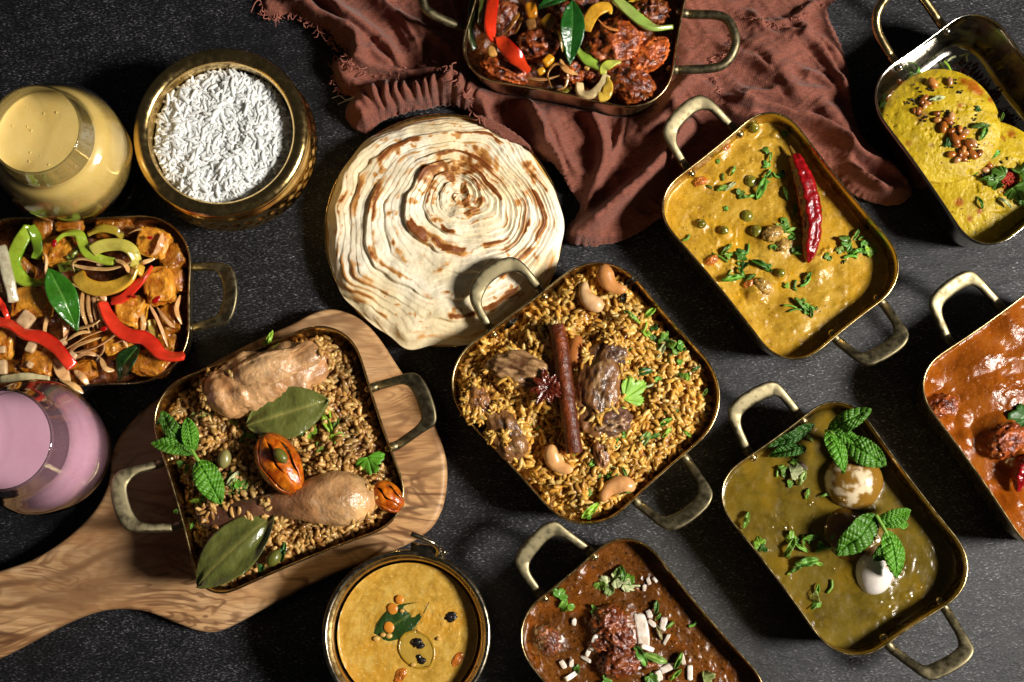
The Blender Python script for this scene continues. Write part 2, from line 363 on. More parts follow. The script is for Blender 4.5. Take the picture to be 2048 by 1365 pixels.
class Pan:
    def __init__(s, lines, r, zb, zr, taper=.90, bulge=.012):
        px = [isect(lines[i - 1], lines[i]) for i in range(4)]
        c = np.array([P(x, y, zr)[:2] for x, y in px]); s.zb, s.zr, s.taper = zb, zr, taper
        s.R = rounded(c, np.asarray(r) * U, bulge=bulge); s.c = s.R.mean(0)
    def at(s, z, d=0.0):
        t = max(0., min(1., (z - s.zb) / (s.zr - s.zb)))
        return inset(s.c + (s.R - s.c) * (s.taper + (1 - s.taper) * t ** .75), d)
    def body(s, label, mat, handles, kind='strap', hmat=None, group='brass serving pans', extra=None):
        o = thing('serving_pan', (s.c[0], s.c[1], s.zb), label, 'pan', group)
        zb, zr = s.zb, s.zr; rings = [lift(s.at(zb, .012), zb), lift(s.at(zb, .004), zb), lift(s.at(zb, .0012), zb + .0012), lift(s.at(zb + .004), zb + .004)]
        for t in np.linspace(.18, 1, 7): rings.append(lift(s.at(zb + (zr - zb) * t), zb + (zr - zb) * t))
        rings += [lift(s.at(zr, .0004), zr + .0005), lift(s.at(zr, .0010), zr + .0005), lift(s.at(zr, .0014), zr)]
        for t in np.linspace(1, .2, 7)[1:]: rings.append(lift(s.at(zb + (zr - zb) * t, .0014), zb + (zr - zb) * t))
        rings += [lift(s.at(zb + .004, .0026), zb + .004), lift(s.at(zb, .007), zb + .002), lift(s.at(zb, .014), zb + .0016)]
        V, F = loft(rings, True, True)
        b = mk('pan_body', V, F, mat, o)
        for hp in handles:
            m = 56
            if kind == 'strap':
                z0 = zr - .0125; sl = .34; q = PX(hp, zr); e0, e1 = q[0, :2], q[-1, :2]; d = nrm(e1 - e0); out = np.array([d[1], -d[0]])
                if out @ (q[:, :2].mean(0) - s.c) < 0: out = -out
                for _ in range(3): q = PX(hp, z0 + sl * np.clip((q[:, :2] - e0) @ out, 0, 1))
                pts = cr(q, m); up = nrm(np.array([-sl * out[0], -sl * out[1], 1.0])); pts += up * .0006
                t = np.linspace(0, 1, m); f = sstep(.12, .32, t) * sstep(.12, .32, 1 - t)
                V, F = sweep(pts, .0031 + .0025 * f, .0031 - .0012 * f, 20, 3.4, 0, up)
            else:
                zz = np.interp(np.linspace(0, 1, len(hp)), [0, .3, .7, 1], [zr - .012, zr - .004, zr - .004, zr - .012])
                pts = cr(PX(hp, zz), m); V, F = sweep(pts, .0034, .0034, 14)
            h = mk('handle', V, F, hmat or M['brass_handle'], o)
            for e in (0, -1):
                q = pts[e]; k = np.argmin(np.linalg.norm(s.at(q[2], .0014) - q[:2], axis=1)); w_ = s.at(q[2], .0014)[k]; w_ = np.r_[w_, q[2]]
                V, F, _ = blob(w_, (.0034, .0034, .0034), 0, 0, k=2); mk('rivet', V, F, mat, o)
                V, F = sweep(np.array([w_, q + (q - w_) * .05]), .0034, .0034, 10); mk('bracket', V, F, hmat or M['brass_handle'], o)
        s.obj = o; return o
    def fill(s, lvl, H, nr=80, ins=.0013, men=.0009):
        """food surface over the inside outline at height lvl; H(xy, edge distance) adds relief"""
        o = s.at(lvl, ins); ss = np.linspace(0, 1, nr) ** .9
        R = [s.c + (o - s.c) * max(k, .004) for k in ss]; xy = np.vstack(R)
        e = np.repeat((1 - ss), len(o)) * np.tile(np.linalg.norm(o - s.c, axis=1), nr)
        th = np.arctan2(xy[:, 1] - s.c[1], xy[:, 0] - s.c[0]); sm = np.clip(.6 + 2.2 * fbm(np.c_[np.cos(th) * 3, np.sin(th) * 3, th * 0 + lvl * 900], 4, 5), 0, 3.2)
        z = lvl + H(xy, e) + men * sm * np.exp(-e / .0008)
        return np.c_[xy, z], [grid(nr, len(o), True), fan(0, len(o), 0)[:1]], xy
class Surf:
    """height of a food surface, for setting things on it"""
    def __init__(s, lvl, f): s.lvl, s.f = lvl, f
    def z(s, xy): return s.lvl + s.f(np.atleast_2d(xy), np.full(len(np.atleast_2d(xy)), .02))
    def on(s, px, py, up=0):
        z = s.lvl
        for _ in range(3): z = float(s.z(P(px, py, z)[:2])[0])
        return P(px, py, z + up)
# grains ------------------------------------------------------------------------------------------
def grains(xy, z, ln, rad, pitch, cols, bend=.12, seg=5, flat=.9):
    n = len(xy); a = np.array([.03, .12, .3, .5, .7, .88, .97]); ph = np.linspace(0, 2 * np.pi, seg, endpoint=False)
    prof = np.sqrt(1 - np.abs(2 * a - 1) ** 2.6)
    T = [np.c_[np.full(seg, (u - .5)), rp * np.cos(ph), rp * np.sin(ph) * flat] for u, rp in zip(a, prof)]
    T = np.vstack(T + [[[-.5, 0, 0]], [[.5, 0, 0]]]); k = len(T)
    f = grid(len(a), seg, True); t0 = fan(0, seg, k - 2, True); t1 = fan((len(a) - 1) * seg, seg, k - 1)
    l = ln * RNG.uniform(.75, 1.2, n); r = rad * RNG.uniform(.82, 1.15, n); bd = RNG.uniform(-bend, bend, n)
    X = T[None, :, 0] * l[:, None]; Y = T[None, :, 1] * r[:, None] + bd[:, None] * l[:, None] * (4 * T[None, :, 0] ** 2); Z = T[None, :, 2] * r[:, None]
    ya = RNG.uniform(0, 2 * np.pi, n); pa = RNG.normal(0, pitch, n)
    X2 = X * np.cos(pa)[:, None] - Z * np.sin(pa)[:, None]; Z2 = X * np.sin(pa)[:, None] + Z * np.cos(pa)[:, None]
    X3 = X2 * np.cos(ya)[:, None] - Y * np.sin(ya)[:, None]; Y3 = X2 * np.sin(ya)[:, None] + Y * np.cos(ya)[:, None]
    V = np.stack([X3 + xy[:, :1], Y3 + xy[:, 1:2], Z2 + z[:, None]], -1).reshape(-1, 3)
    off = (np.arange(n) * k)[:, None, None]
    return V, [(f[None] + off).reshape(-1, 4), (t0[None] + off).reshape(-1, 3), (t1[None] + off).reshape(-1, 3)], np.repeat(cols, k, axis=0)
def join(parts):
    V, Q, T, C, o = [], [], [], [], 0
    for v, f, c in parts:
        V.append(v); C.append(np.broadcast_to(c, (len(v), 3)))
        for g in f: (Q if g.shape[1] == 4 else T).append(g + o)
        o += len(v)
    return np.vstack(V), [np.vstack(x) for x in (Q, T) if x], np.vstack(C)
def rice(name, pan, lvl, H, n, ln, rad, pal, base, label, mat, jit=.0016, pitch=.35, sink=.0022, patch=0):
    V, F, xy = pan.fill(lvl, lambda p, e: H(p, e) - sink, 60, .0016, 0)
    s = np.sqrt(RNG.uniform(0, 1, n)) * .985; o = pan.at(lvl, .0022); k = RNG.integers(0, len(o), n)
    g = pan.c + (o[k] - pan.c) * s[:, None]; e = (1 - s) * np.linalg.norm(o[k] - pan.c, axis=1)
    z = lvl + H(g, e) + RNG.normal(0, jit, n)
    pal = np.asarray(pal); c = pal[RNG.integers(0, len(pal), n)] * RNG.uniform(.8, 1.15, (n, 1))
    if patch: c = c * (1 - patch * sstep(-.05, .45, n2(g, 70, 3, 7)) * RNG.uniform(.5, 1, n))[:, None]
    gv = grains(g, z, ln, rad, pitch, c)
    V, F, C = join([(V, F, base), gv])
    return mk(name, V, F, mat, col=C, label=label, cat='rice', kind='stuff')
def cling(o, n, ln, rad, pal, seed=0, up=.25, thr=.05):
    """rice stuck on the upper side of a piece, as one part of it"""
    me = o.data; m = len(me.vertices); co = np.empty(m * 3, np.float32); no = np.empty(m * 3, np.float32)
    me.vertices.foreach_get('co', co); me.vertex_normals.foreach_get('vector', no); co = co.reshape(-1, 3).astype(float); no = no.reshape(-1, 3)
    wz = n2(co[:, :2] + seed, 110, 2, seed); low = 1 - (co[:, 2] - co[:, 2].min()) / (np.ptp(co[:, 2]) + 1e-9)
    ok = np.nonzero((no[:, 2] > up) & (.55 * wz + 1.2 * (low - .5) > thr))[0]
    if len(ok) == 0: return
    k = RNG.choice(ok, n); org = np.array(o.location); g = co[k] + org
    c = np.asarray(pal)[RNG.integers(0, len(pal), n)] * RNG.uniform(.8, 1.15, (n, 1))
    V, F, C = grains(g[:, :2] + RNG.normal(0, .0008, (n, 2)), g[:, 2] + rad * .5, ln, rad, .35, c)
    mk('clinging_rice', V, F, M['gold_rice'], o, col=C, kind='stuff')
# leaves ------------------------------------------------------------------------------------------
def leafgeo(b, t, wd, shape='lance', arch=.002, fold=.25, serr=0, nser=10, vein=0, nlat=7, nu=40, nv=17, wave=0, c0=(.05, .2, .02), c1=None, roll=0, curl=0, seed=0):
    b, t = np.asarray(b, float), np.asarray(t, float); Ln = np.linalg.norm(t - b); d = (t - b) / Ln
    s = nrm(np.cross(d, [0, 0, 1.])); up = np.cross(s, d)
    s, up = s * math.cos(roll) + up * math.sin(roll), up * math.cos(roll) - s * math.sin(roll)
    u = np.linspace(0, 1, nu)
    if shape == 'lance': w_ = np.sin(np.pi * u ** .88) ** .95
    elif shape == 'mint': w_ = (u ** .55 * (1 - u) ** .72) / .50
    elif shape == 'bay': w_ = np.sin(np.pi * u ** .95) ** .72
    else: w_ = np.sqrt(np.clip(np.sin(np.pi * u), 0, 1))
    w_ = np.clip(w_, .015, 1.2) * wd / 2
    sw = 1 + serr * (((u * nser) % 1) - .5) if serr else np.ones(nu)
    v = np.linspace(-1, 1, nv)
    Uu, Vv = np.meshgrid(u, v, indexing='ij'); W = (w_ * sw)[:, None]
    q = Uu * nlat - np.abs(Vv) * .75
    lat = np.abs(np.sin(np.pi * q)); mid = np.exp(-(Vv / .07) ** 2)
    h = arch * np.sin(np.pi * Uu) + np.abs(Vv) * W * math.sin(fold) - curl * Vv ** 2 * W - vein * (mid * 1.6 + (1 - lat) ** 2 * (1 - mid) * .9 + .55 * np.abs(np.sin(np.pi * (Uu * nlat * 1.1 + np.abs(Vv) * 3.2))) ** 6)
    if wave: h = h + wave * vn(np.c_[Uu.ravel() * 4, Vv.ravel() * 1.6, np.full(Uu.size, seed * 3.3)], seed).reshape(Uu.shape)
    V = b + d * (Uu * Ln)[..., None] + s * (Vv * W * math.cos(fold))[..., None] + up * h[..., None]
    c0 = np.asarray(c0); c1 = c0 * 2.2 + .03 if c1 is None else np.asarray(c1)
    k = np.clip(mid * .7 + (1 - lat) ** 8 * .12 * (1 - mid), 0, 1)
    C = c0 * (1 - k[..., None]) + c1 * k[..., None]
    return V.reshape(-1, 3), [grid(nu, nv)], C.reshape(-1, 3)
def leaf(name, b, t, wd, mat='leaf', parent=None, thick=.0004, label=None, cat=None, group=None, **k):
    V, F, C = leafgeo(b, t, wd, **k)
    return mk(name, V, F, M[mat], parent, col=C, solid=thick, label=label, cat=cat, group=group)
def lobed(c, R, rot, c0, nl=3, tilt=0, bend=.3, seed=0, teeth=7, asp=1.0, span=2.5, stem=0):
    """coriander leaf: lobed, toothed fan with a short stalk"""
    n = 66; th = np.linspace(-span, span, n); rs = np.random.default_rng(seed)
    fl = rs.uniform(.55, .75)
    lobe = np.abs(np.cos(th * nl / (2 * span) * np.pi)) if nl % 2 else np.abs(np.sin(th * nl / (2 * span) * np.pi))
    r = R * (fl + (1 - fl) * lobe ** .5) * (.93 + .13 * np.abs(np.sin(th * teeth / span * np.pi + seed)) ** .7) * (1 + .12 * vn(np.c_[th * 2, th * 0 + seed, th * 0], seed))
    r *= .70 + .30 * np.cos(th * 1.1 * min(1, 1.5 / span))
    rings = []
    for k in (0.03, .3, .55, .8, 1): rings.append(np.c_[r * k * np.cos(th), r * k * np.sin(th) * asp, bend * R * (k * k) * (.5 * np.cos(th * 2 + seed) + .35 * np.sin(th * 3.1 + seed)) - .12 * R * np.exp(-(np.abs(np.sin(th * nl / 2 / span * np.pi)) * 4) ** 2) * k])
    V = np.vstack(rings); f = grid(5, n)
    C = np.asarray(c0) * (1 + .5 * np.exp(-(np.linalg.norm(V[:, :2], axis=1) / (R * .25)) ** 2))[:, None]
    if stem:
        sp = cr(np.array([[0, 0, 0], [-stem * .5, stem * .08, -stem * .06], [-stem, -stem * .05, -stem * .18]]), 10); SV, SF = sweep(sp, .0007, .0007, 6)
        V, F, C = join([(V, [f], C), (SV, SF, np.asarray(c0) * 1.4)])
    else: F = [f]
    return (V @ rotx(tilt).T) @ rotz(math.radians(rot)).T + c, F, C
# ---------------------------------------------------------------- the serving pans
BOARD = .019
pA = Pan([[(977, 660), (1131, 546)], [(1272, 555), (1439, 744)], [(1435, 854), (1263, 1007)], [(916, 823), (1114, 1038)]], [120, 100, 125, 105], .001, .046)
pB = Pan([[(345, 763), (596, 661)], [(719, 701), (811, 974)], [(785, 1053), (530, 1158)], [(299, 830), (390, 1150)]], [85, 95, 80, 60], BOARD + .0005, BOARD + .046)
pC = Pan([[(100, 433), (290, 431)], [(382, 540), (380, 650)], [(264, 769), (100, 779)], [(-72, 530), (-76, 680)]], [100, 100, 105, 100], .001, .046)
pD = Pan([[(940, -140), (1350, -150)], [(1374, 0), (1347, 147)], [(1244, 215), (971, 161)], [(926, 75), (947, 0)]], [90, 90, 95, 85], .007, .052)
pE = Pan([[(1759, 146), (1905, 40)], [(2000, 45), (2230, 345)], [(2150, 380), (2010, 487)], [(1905, 440), (1762, 238)]], [85, 80, 85, 80], .001, .047)
pF = Pan([[(1345, 361), (1502, 234)], [(1596, 251), (1791, 493)], [(1800, 574), (1651, 693)], [(1528, 693), (1337, 459)]], [80, 75, 90, 80], .002, .047)
pG = Pan([[(1480, 923), (1612, 827)], [(1731, 832), (1928, 1093)], [(1915, 1198), (1777, 1289)], [(1644, 1285), (1457, 1038)]], [80, 75, 95, 85], .001, .046)
pH = Pan([[(1862, 720), (2046, 590)], [(2150, 590), (2340, 850)], [(2330, 960), (2190, 1060)], [(2046, 1085), (1844, 799)]], [80, 75, 90, 80], .001, .046)
pI = Pan([[(1044, 1225), (1219, 1077)], [(1301, 1091), (1533, 1365)], [(1530, 1440), (1370, 1560)], [(1230, 1555), (1027, 1290)]], [90, 80, 90, 100], .001, .046)
pA.body('square brass pan of golden rice with mutton, cashews and a cinnamon stick', M['brass'], [[(977, 655), (952, 603), (965, 562), (1005, 533), (1040, 535), (1075, 574)], [(1377, 926), (1407, 973), (1404, 1004), (1360, 1040), (1325, 1044), (1280, 1011)]])
pB.body('brass pan of brown rice and chicken on the olive wood board', M['brass'], [[(312, 930), (262, 945), (238, 972), (250, 1030), (277, 1054), (345, 1056)], [(757, 772), (812, 759), (838, 774), (858, 828), (848, 852), (797, 890)]])
pC.body('brass pan of fried cubes and pepper strips between two drink glasses', M['brass_dark'], [[(386, 535), (436, 535), (456, 552), (462, 590), (452, 630), (432, 644), (386, 657)], [(-80, 535), (-130, 535), (-150, 590), (-130, 640), (-80, 657)]])
pD.body('dark brass pan of sauced fried chicken standing on the reddish cloth', M['brass_dark'], [[(928, 58), (868, 31), (846, 5), (858, -40), (932, -66)], [(1378, 29), (1442, 33), (1466, 58), (1470, 95), (1440, 133), (1357, 141)]], 'tube')
pE.body('silvery brass pan of yellow steamed cakes at the top corner', M['steel'], [[(1781, 112), (1755, 62), (1756, 22), (1785, -15), (1825, -22), (1848, 0), (1876, 40)], [(2190, 330), (2240, 370), (2230, 420), (2140, 400)]], 'tube', M['brass'])
pF.body('brass pan of yellow pea curry with a dried red chilli', M['brass'], [[(1362, 322), (1342, 282), (1345, 250), (1385, 211), (1418, 211), (1458, 249)], [(1768, 610), (1797, 655), (1797, 682), (1755, 711), (1722, 717), (1675, 683)]])
pG.body('brass pan of olive green egg curry with mint sprigs', M['brass'], [[(1491, 896), (1470, 843), (1479, 812), (1530, 781), (1558, 784), (1592, 823)], [(1894, 1224), (1927, 1282), (1925, 1310), (1877, 1340), (1845, 1342), (1786, 1301)]])
pH.body('brass pan of orange curry cut off by the picture edge', M['brass'], [[(1891, 672), (1872, 622), (1880, 593), (1925, 560), (1952, 563), (1990, 602)], [(2330, 1000), (2360, 1050), (2300, 1100), (2230, 1060)]])
pI.body('brass pan of dark brown curry with chopped white onion', M['brass'], [[(1075, 1183), (1047, 1138), (1052, 1107), (1095, 1062), (1124, 1064), (1174, 1098)], [(1560, 1480), (1600, 1530), (1540, 1590), (1440, 1550)]])
# ---------------------------------------------------------------- board
def px_poly(pts, z, n=400):
    o = cr(np.vstack([PX(pts, z), PX(pts[:1], z)]), 900)[:-1, :2]; o = resample(o, n)
    if np.sum(o[:, 0] * np.roll(o[:, 1], -1) - np.roll(o[:, 0], -1) * o[:, 1]) < 0: o = o[::-1]
    return o
bo = px_poly([(588, 645), (625, 625), (665, 617), (715, 634), (755, 672), (800, 740), (845, 800), (877, 870), (893, 930), (888, 1000), (868, 1048), (830, 1080), (760, 1112), (680, 1143), (600, 1180), (520, 1222), (455, 1256), (425, 1266), (390, 1262), (340, 1243), (290, 1224), (235, 1219), (180, 1228), (120, 1252), (60, 1284), (0, 1315), (-70, 1345), (-150, 1330), (-170, 1230), (-110, 1180), (0, 1141), (60, 1120), (115, 1087), (165, 1045), (200, 1000), (218, 950), (222, 905), (245, 860), (290, 815), (380, 750), (490, 690)], BOARD)
for _ in range(4): bo = (np.roll(bo, 1, 0) + 2 * bo + np.roll(bo, -1, 0)) / 4
R = [lift(inset(bo, .003), .0005), lift(inset(bo, .0008), .002), lift(bo, .006), lift(bo, BOARD - .004), lift(inset(bo, .0008), BOARD - .0012), lift(inset(bo, .0022), BOARD - .0002), lift(inset(bo, .004), BOARD)]
V, F = loft(R, False, False); n = len(bo)
o = mk('serving_board', V, F, M['wood'], label='olive wood paddle board with swirling dark grain under the chicken rice pan', cat='serving board')
bm = bmesh.new(); bm.from_mesh(o.data); bm.verts.ensure_lookup_table()
bm.faces.new([bm.verts[6 * n + i] for i in range(n)]); bm.faces.new([bm.verts[i] for i in range(n)][::-1]); bm.to_mesh(o.data); bm.free()
# ---------------------------------------------------------------- lathed things
def lathe(cx, cy, prof, n=96):
    ph = np.linspace(0, 2 * np.pi, n, endpoint=False); c, s = np.cos(ph), np.sin(ph)
    return [np.c_[cx + r * c, cy + r * s, np.full(n, z)] for r, z in prof]
# rice bowl
cx, cy = P(441, 264, .066)[:2]
def ringpts(r, z): return (r, z)
tor = [(.0565 + .0058 * math.cos(a), .0630 + .0048 * math.sin(a)) for a in np.linspace(-.9, math.pi + .7, 22)]
wall = [(.001, .0008), (.040, .0008), (.043, .0025)] + [(.043 + .0195 * math.sin(t * 1.75) ** .8, .0035 + .046 * t) for t in np.linspace(.02, 1, 60)]
wall = wall[:3] + [(.043 + .0215 * math.sin(min(t * 2.5, 1.5708 + (t * 2.5 - 1.5708) * .62)) ** .8, .0035 + .050 * t) for t in np.linspace(.02, 1, 60)] + [(.0600, .0555), (.0594, .058)]
n = 260; prof = wall; Rr = lathe(cx, cy, prof, n)
ph = np.linspace(0, 2 * np.pi, n, endpoint=False)
for k, (r, z) in enumerate(prof):
    if .006 < z < .050:
        rows = (z - .008) / .0068; row = int(rows); th = (ph / (2 * np.pi) * 44 + .5 * (row % 2)) % 1 - .5
        dd = np.sqrt((th * 1.15) ** 2 + ((rows % 1) - .5) ** 2 * 1.0); dep = .0014 * np.clip(1 - (dd / .52) ** 2, 0, 1)
        Rr[k][:, 0] -= np.cos(ph) * dep; Rr[k][:, 1] -= np.sin(ph) * dep
bowl = thing('rice_bowl', (cx, cy, 0), 'round hammered brass bowl of plain white rice', 'bowl')
V, F = loft(Rr, True, False); mk('hammered_body', V, F, M['gold'], bowl)
V, F = loft(lathe(cx, cy, tor, 128), False, False); mk('rolled_rim', V, F, M['gold'], bowl)
inn = [(.0513, .0640), (.0505, .0615), (.0503, .056), (.051, .045), (.052, .036), (.045, .02), (.02, .006), (.001, .005)]
V, F = loft(lathe(cx, cy, inn, 96), False, True); mk('inner_wall', V, F, M['brass'], bowl)
class Round:
    def __init__(s, cx, cy, r): s.c = np.array([cx, cy]); s.r = r; ph = np.linspace(0, 2 * np.pi, 150, endpoint=False); s.o = s.c + r * np.c_[np.cos(ph), np.sin(ph)]
    def at(s, z, d=0): return inset(s.o, d)
    fill = Pan.fill
rb = Round(cx, cy, .0512)
gc = P(435, 275, .055)[:2]
def Hrice(p, e):
    d = np.linalg.norm(p - gc, axis=1); return .0100 * (1 - sstep(.020, .075, d)) + .0034 * n2(p, 70, 3, 3) + .0018 * n2(p, 190, 2, 5)
rice('white_rice', rb, .0490, Hrice, 2100, .0087, .00138, [(.86, .87, .87), (.78, .79, .79), (.93, .93, .93)], (.76, .77, .76), 'mound of plain white steamed rice in the hammered bowl', M['white_rice'], .0009, .14, .0006)
# plate + flaky bread
cx, cy = P(887, 459, .016)[:2]; PL = (cx, cy)
V, F = loft(lathe(cx, cy, [(.001, .0005), (.060, .0005), (.074, .005), (.0845, .0142), (.0866, .0160), (.0876, .0164), (.0879, .0171), (.0871, .0176), (.0856, .0168), (.076, .010), (.060, .003), (.001, .003)], 128))
mk('bread_plate', V, F, M['gold'], label='round shallow brass plate under the flaky flatbread', cat='plate')
def bread():
    nr, nt = 250, 460
    s = np.linspace(0.002, 1, nr)[:, None]; th = np.linspace(0, 2 * np.pi, nt, endpoint=False)[None]
    sc_ = P(918, 388, .032)[:2]; dc = P(886, 459, .023)[:2]
    wob = 1 + .014 * np.sin(3 * th + 1) + .012 * np.sin(5 * th + 2.2) + .007 * np.sin(9 * th) + .006 * np.sin(17 * th + 1) + .045 * np.exp(-((th - 4.42) / .13) ** 2) - .03 * np.exp(-((th - 4.75) / .2) ** 2) - .03 * np.exp(-((th - 5.55) / .3) ** 2)
    Rr = .0864 * wob
    k = s ** 1.25
    X = sc_[0] * (1 - k) + dc[0] * k + s * Rr * np.cos(th); Y = sc_[1] * (1 - k) + dc[1] * k + s * Rr * np.sin(th)
    xy = np.c_[X.ravel(), Y.ravel()]; S = np.broadcast_to(s, X.shape).ravel(); TH = np.broadcast_to(th, X.shape).ravel()
    nz = n2(xy, 14, 2, 41) * .95 + n2(xy, 40, 3, 42) * .30
    phase = S ** .9 * 7.6 - TH / (2 * np.pi) + nz * 1.25 * sstep(.02, .35, S)
    fr = phase % 1; idx = np.floor(phase)
    def saw(f, up):
        f = 1 - f
        return np.where(f < up, sstep(0, up, f), 1 - .95 * ((f - up) / (1 - up)) ** 1.25)
    prof = saw(fr, .115)
    un = idx + TH / (2 * np.pi)
    ph2 = phase * 3 + 1.3 * n2(xy, 20, 3, 55); prof2 = saw(ph2 % 1, .22); m2 = .30 + .70 * sstep(-.1, .5, n2(xy, 17, 2, 57))
    ampn = n2(np.c_[np.cos(TH) * (1 + S), np.sin(TH) * (1 + S)], 1.6, 2, 50) + .9 * vn(np.c_[un * 5.3, S * 0, S * 0], 51)
    amp = .0026 * np.clip(.62 + 1.0 * ampn, .04, 1.6) * sstep(.0, .10, S)
    z = .0230 + .0095 * (1 - S ** 3.0) - .0045 * sstep(.93, 1.0, S) + amp * prof + (.0011 * m2 * prof2) * sstep(.05, .2, S) + .0004 * n2(xy, 190, 3, 60) + .0024 * n2(xy, 34, 3, 61)
    # toasting: where the ridges met the griddle
    al = np.c_[un * 9.0, fr * 1.6, S * 0]
    t1 = fbm(al * 1.5, 5, 70) + .30 * n2(xy, 230, 4, 71)
    ridge = np.exp(-((fr - .74) / .24) ** 2) * np.clip(.55 + ampn, .25, 1) + .6 * m2 * np.exp(-(((ph2 % 1) - .70) / .24) ** 2)
    spt = n2(xy, 95, 3, 77); tm = sstep(.0, .60, t1 * 1.2 + .40 * np.clip(ridge, 0, 1) + .75 * spt - .14) * np.clip(.04 + 1.0 * ridge, 0, 1)
    sp = .9 * sstep(.10, .50, n2(xy, 80, 3, 72) + .25 * n2(xy, 300, 2, 74)) * sstep(-.1, .35, n2(xy, 19, 2, 73))
    fr_ = sstep(.36, .5, n2(xy, 240, 2, 75)) * sstep(.1, .4, n2(xy, 30, 2, 76)) * .6
    tm = np.clip(np.maximum(np.maximum(tm * 1.2, sp), fr_), 0, 1) * (1 - sstep(.93, .99, S))
    cream = np.array(L(236, 216, 174)); gold = np.array(L(212, 152, 80)); br = np.array(L(126, 66, 24))
    pale = np.array(L(248, 238, 216)); m0 = sstep(-.3, .5, n2(xy, 24, 3, 80))[:, None]
    C = cream * (1 - m0) + pale * m0; a = sstep(.02, .62, tm)[:, None]; b_ = sstep(.40, 1.05, tm)[:, None]
    C = C * (1 - a) + gold * a; C = C * (1 - b_) + br * b_
    V = np.c_[xy, z]; F = grid(nr, nt, True)
    skirt = np.c_[xy[-nt:], np.full(nt, .0165)]; V = np.vstack([V, skirt]); C = np.vstack([C, C[-nt:]]); j = np.arange(nt); a0 = (nr - 1) * nt
    F2 = np.c_[a0 + j, a0 + (j + 1) % nt, nr * nt + (j + 1) % nt, nr * nt + j]
    mk('flatbread', V, [np.vstack([F, F2])], M['bread'], col=C, label='coiled flaky flatbread with browned griddle spots on its brass plate', cat='flatbread')
bread()
# glasses
def goblet(rim_px, zr, rr, bulb, zb, zd, rd, foot, label, dlabel, mat, dname):
    cx, cy = P(*rim_px, zr)[:2]
    out = [(foot, .0), (foot + .0006, .0016), (foot - .003, .0032), (.018, .0052), (.0095, .010), (.0105, .015), (.024, .026), (bulb * .80, .044), (bulb * .965, .062), (bulb, zb), (bulb * .965, zb + .010), (bulb * .86, zb + .0225), (rd + .0018, zd), ((rr + rd) / 2 + .0004, (zd + zr) / 2), (rr, zr)]
    q = cr(np.array([(r, 0, z) for r, z in out]), 90)[:, [0, 2]]
    ins = [(max(r - .0013, .001), z + .0003) for r, z in q if z > .017][::-1]
    g = thing('drink_glass', (cx, cy, 0), label, 'glass', 'stemmed glasses of drink')
    V, F = loft(lathe(cx, cy, [(.001, 0)] + [tuple(x) for x in q] + [(rr - .0006, zr + .0005)] + ins, 96), True, True)
    mk('glass_bowl', V, F, M['glass'], g)
    V, F = loft(lathe(cx, cy, [(rr - .0006 + .0008 * math.cos(a), zr + .0002 + .0008 * math.sin(a)) for a in np.linspace(0, 6.2832, 11)], 128), False, False); mk('glass_rim', V, F, M['glass'], g)
    dp = [(r - .0003, z) for r, z in ins[::-1] if z < zd]; rr_ = dp[-1][0]
    top = [(rr_ * k, zd - .0002 + .0010 * k ** 14) for k in (.985, .95, .9, .8, .65, .5, .35, .2, .08)]
    Rn = lathe(cx, cy, dp + [(rr_, zd + .0008)] + top, 96)
    V, F = loft(Rn, True, True); C = np.ones((len(V), 3))
    if dname == 'mango_lassi':
        up = V[:, 2] > zd - .002; V[up, 2] += .0004 * n2(V[up, :2], 90, 3, 9)
    return mk(dname, V, F, mat, col=C, label=dlabel, cat='drink', group=None), cx, cy
d, gx, gy = goblet((69, 259), .135, .0305, .0478, .083, .112, .0330, .0330, 'stemmed round glass holding the yellow drink', 'thick yellow frothy drink filling the upper glass', M['lassi'], 'mango_lassi')
for k in range(26):
    a, r = RNG.uniform(0, 6.28), .028 * math.sqrt(RNG.uniform(.05, 1)); V, F, _ = blob(np.array([gx + r * math.cos(a), gy + r * math.sin(a), .1118]), tuple(np.array([.0010, .0010, .0005]) * RNG.uniform(.35, 1.1)), 0, 0, k=2)
    mk('froth_bubble', V, F, M['lassi'], d, col=np.full((len(V), 3), .62))
goblet((3, 880), .150, .0320, .0455, .086, .120, .0335, .033, 'stemmed round glass holding the pink drink', 'smooth pale pink drink filling the lower glass', M['pink'], 'rose_milk')
# soup tin
cx, cy = P(813, 1270, .058)[:2]; TN = (cx, cy)
tin = thing('soup_tin', (cx, cy, 0), 'round brass lidless tin with wire bail full of lentil soup', 'tin')
V, F = loft(lathe(cx, cy, [(.001, .0008), (.047, .0008), (.0505, .004), (.0545, .030), (.0560, .0535), (.0572, .0555)], 110), True, False); mk('tin_wall', V, F, M['tin'], tin)
V, F = loft(lathe(cx, cy, [(.0552 + .0021 * math.cos(a), .0577 + .0021 * math.sin(a)) for a in np.linspace(-.7, 4.2, 16)], 110), False, False); mk('rolled_rim', V, F, M['tin'], tin)
V, F = loft(lathe(cx, cy, [(.0534, .0572), (.0528, .0562), (.0515, .0556), (.0506, .0545), (.0500, .050), (.0495, .030), (.046, .004), (.001, .003)], 110), False, True); mk('tin_liner', V, F, M['tin_in'], tin)
V, F = sweep(cr(PX([(822, 1068), (848, 1078), (868, 1088), (876, 1100), (872, 1112)], [.074, .0725, .070, .064, .058]), 30), .0018, .0018, 12); mk('bail_wire', V, F, M['tin'], tin)
V, F = sweep(PX([(822, 1098), (856, 1104), (890, 1116)], [.058, .060, .058]), .0016, .0050, 12, 4.0, math.radians(70)); mk('bail_ear', V, F, M['tin'], tin)
V, F = sweep(cr(PX([(872, 1104), (880, 1097), (889, 1104), (882, 1112)], .061), 24), .0011, .0011, 8); mk('wire_loop', V, F, M['tin'], tin)
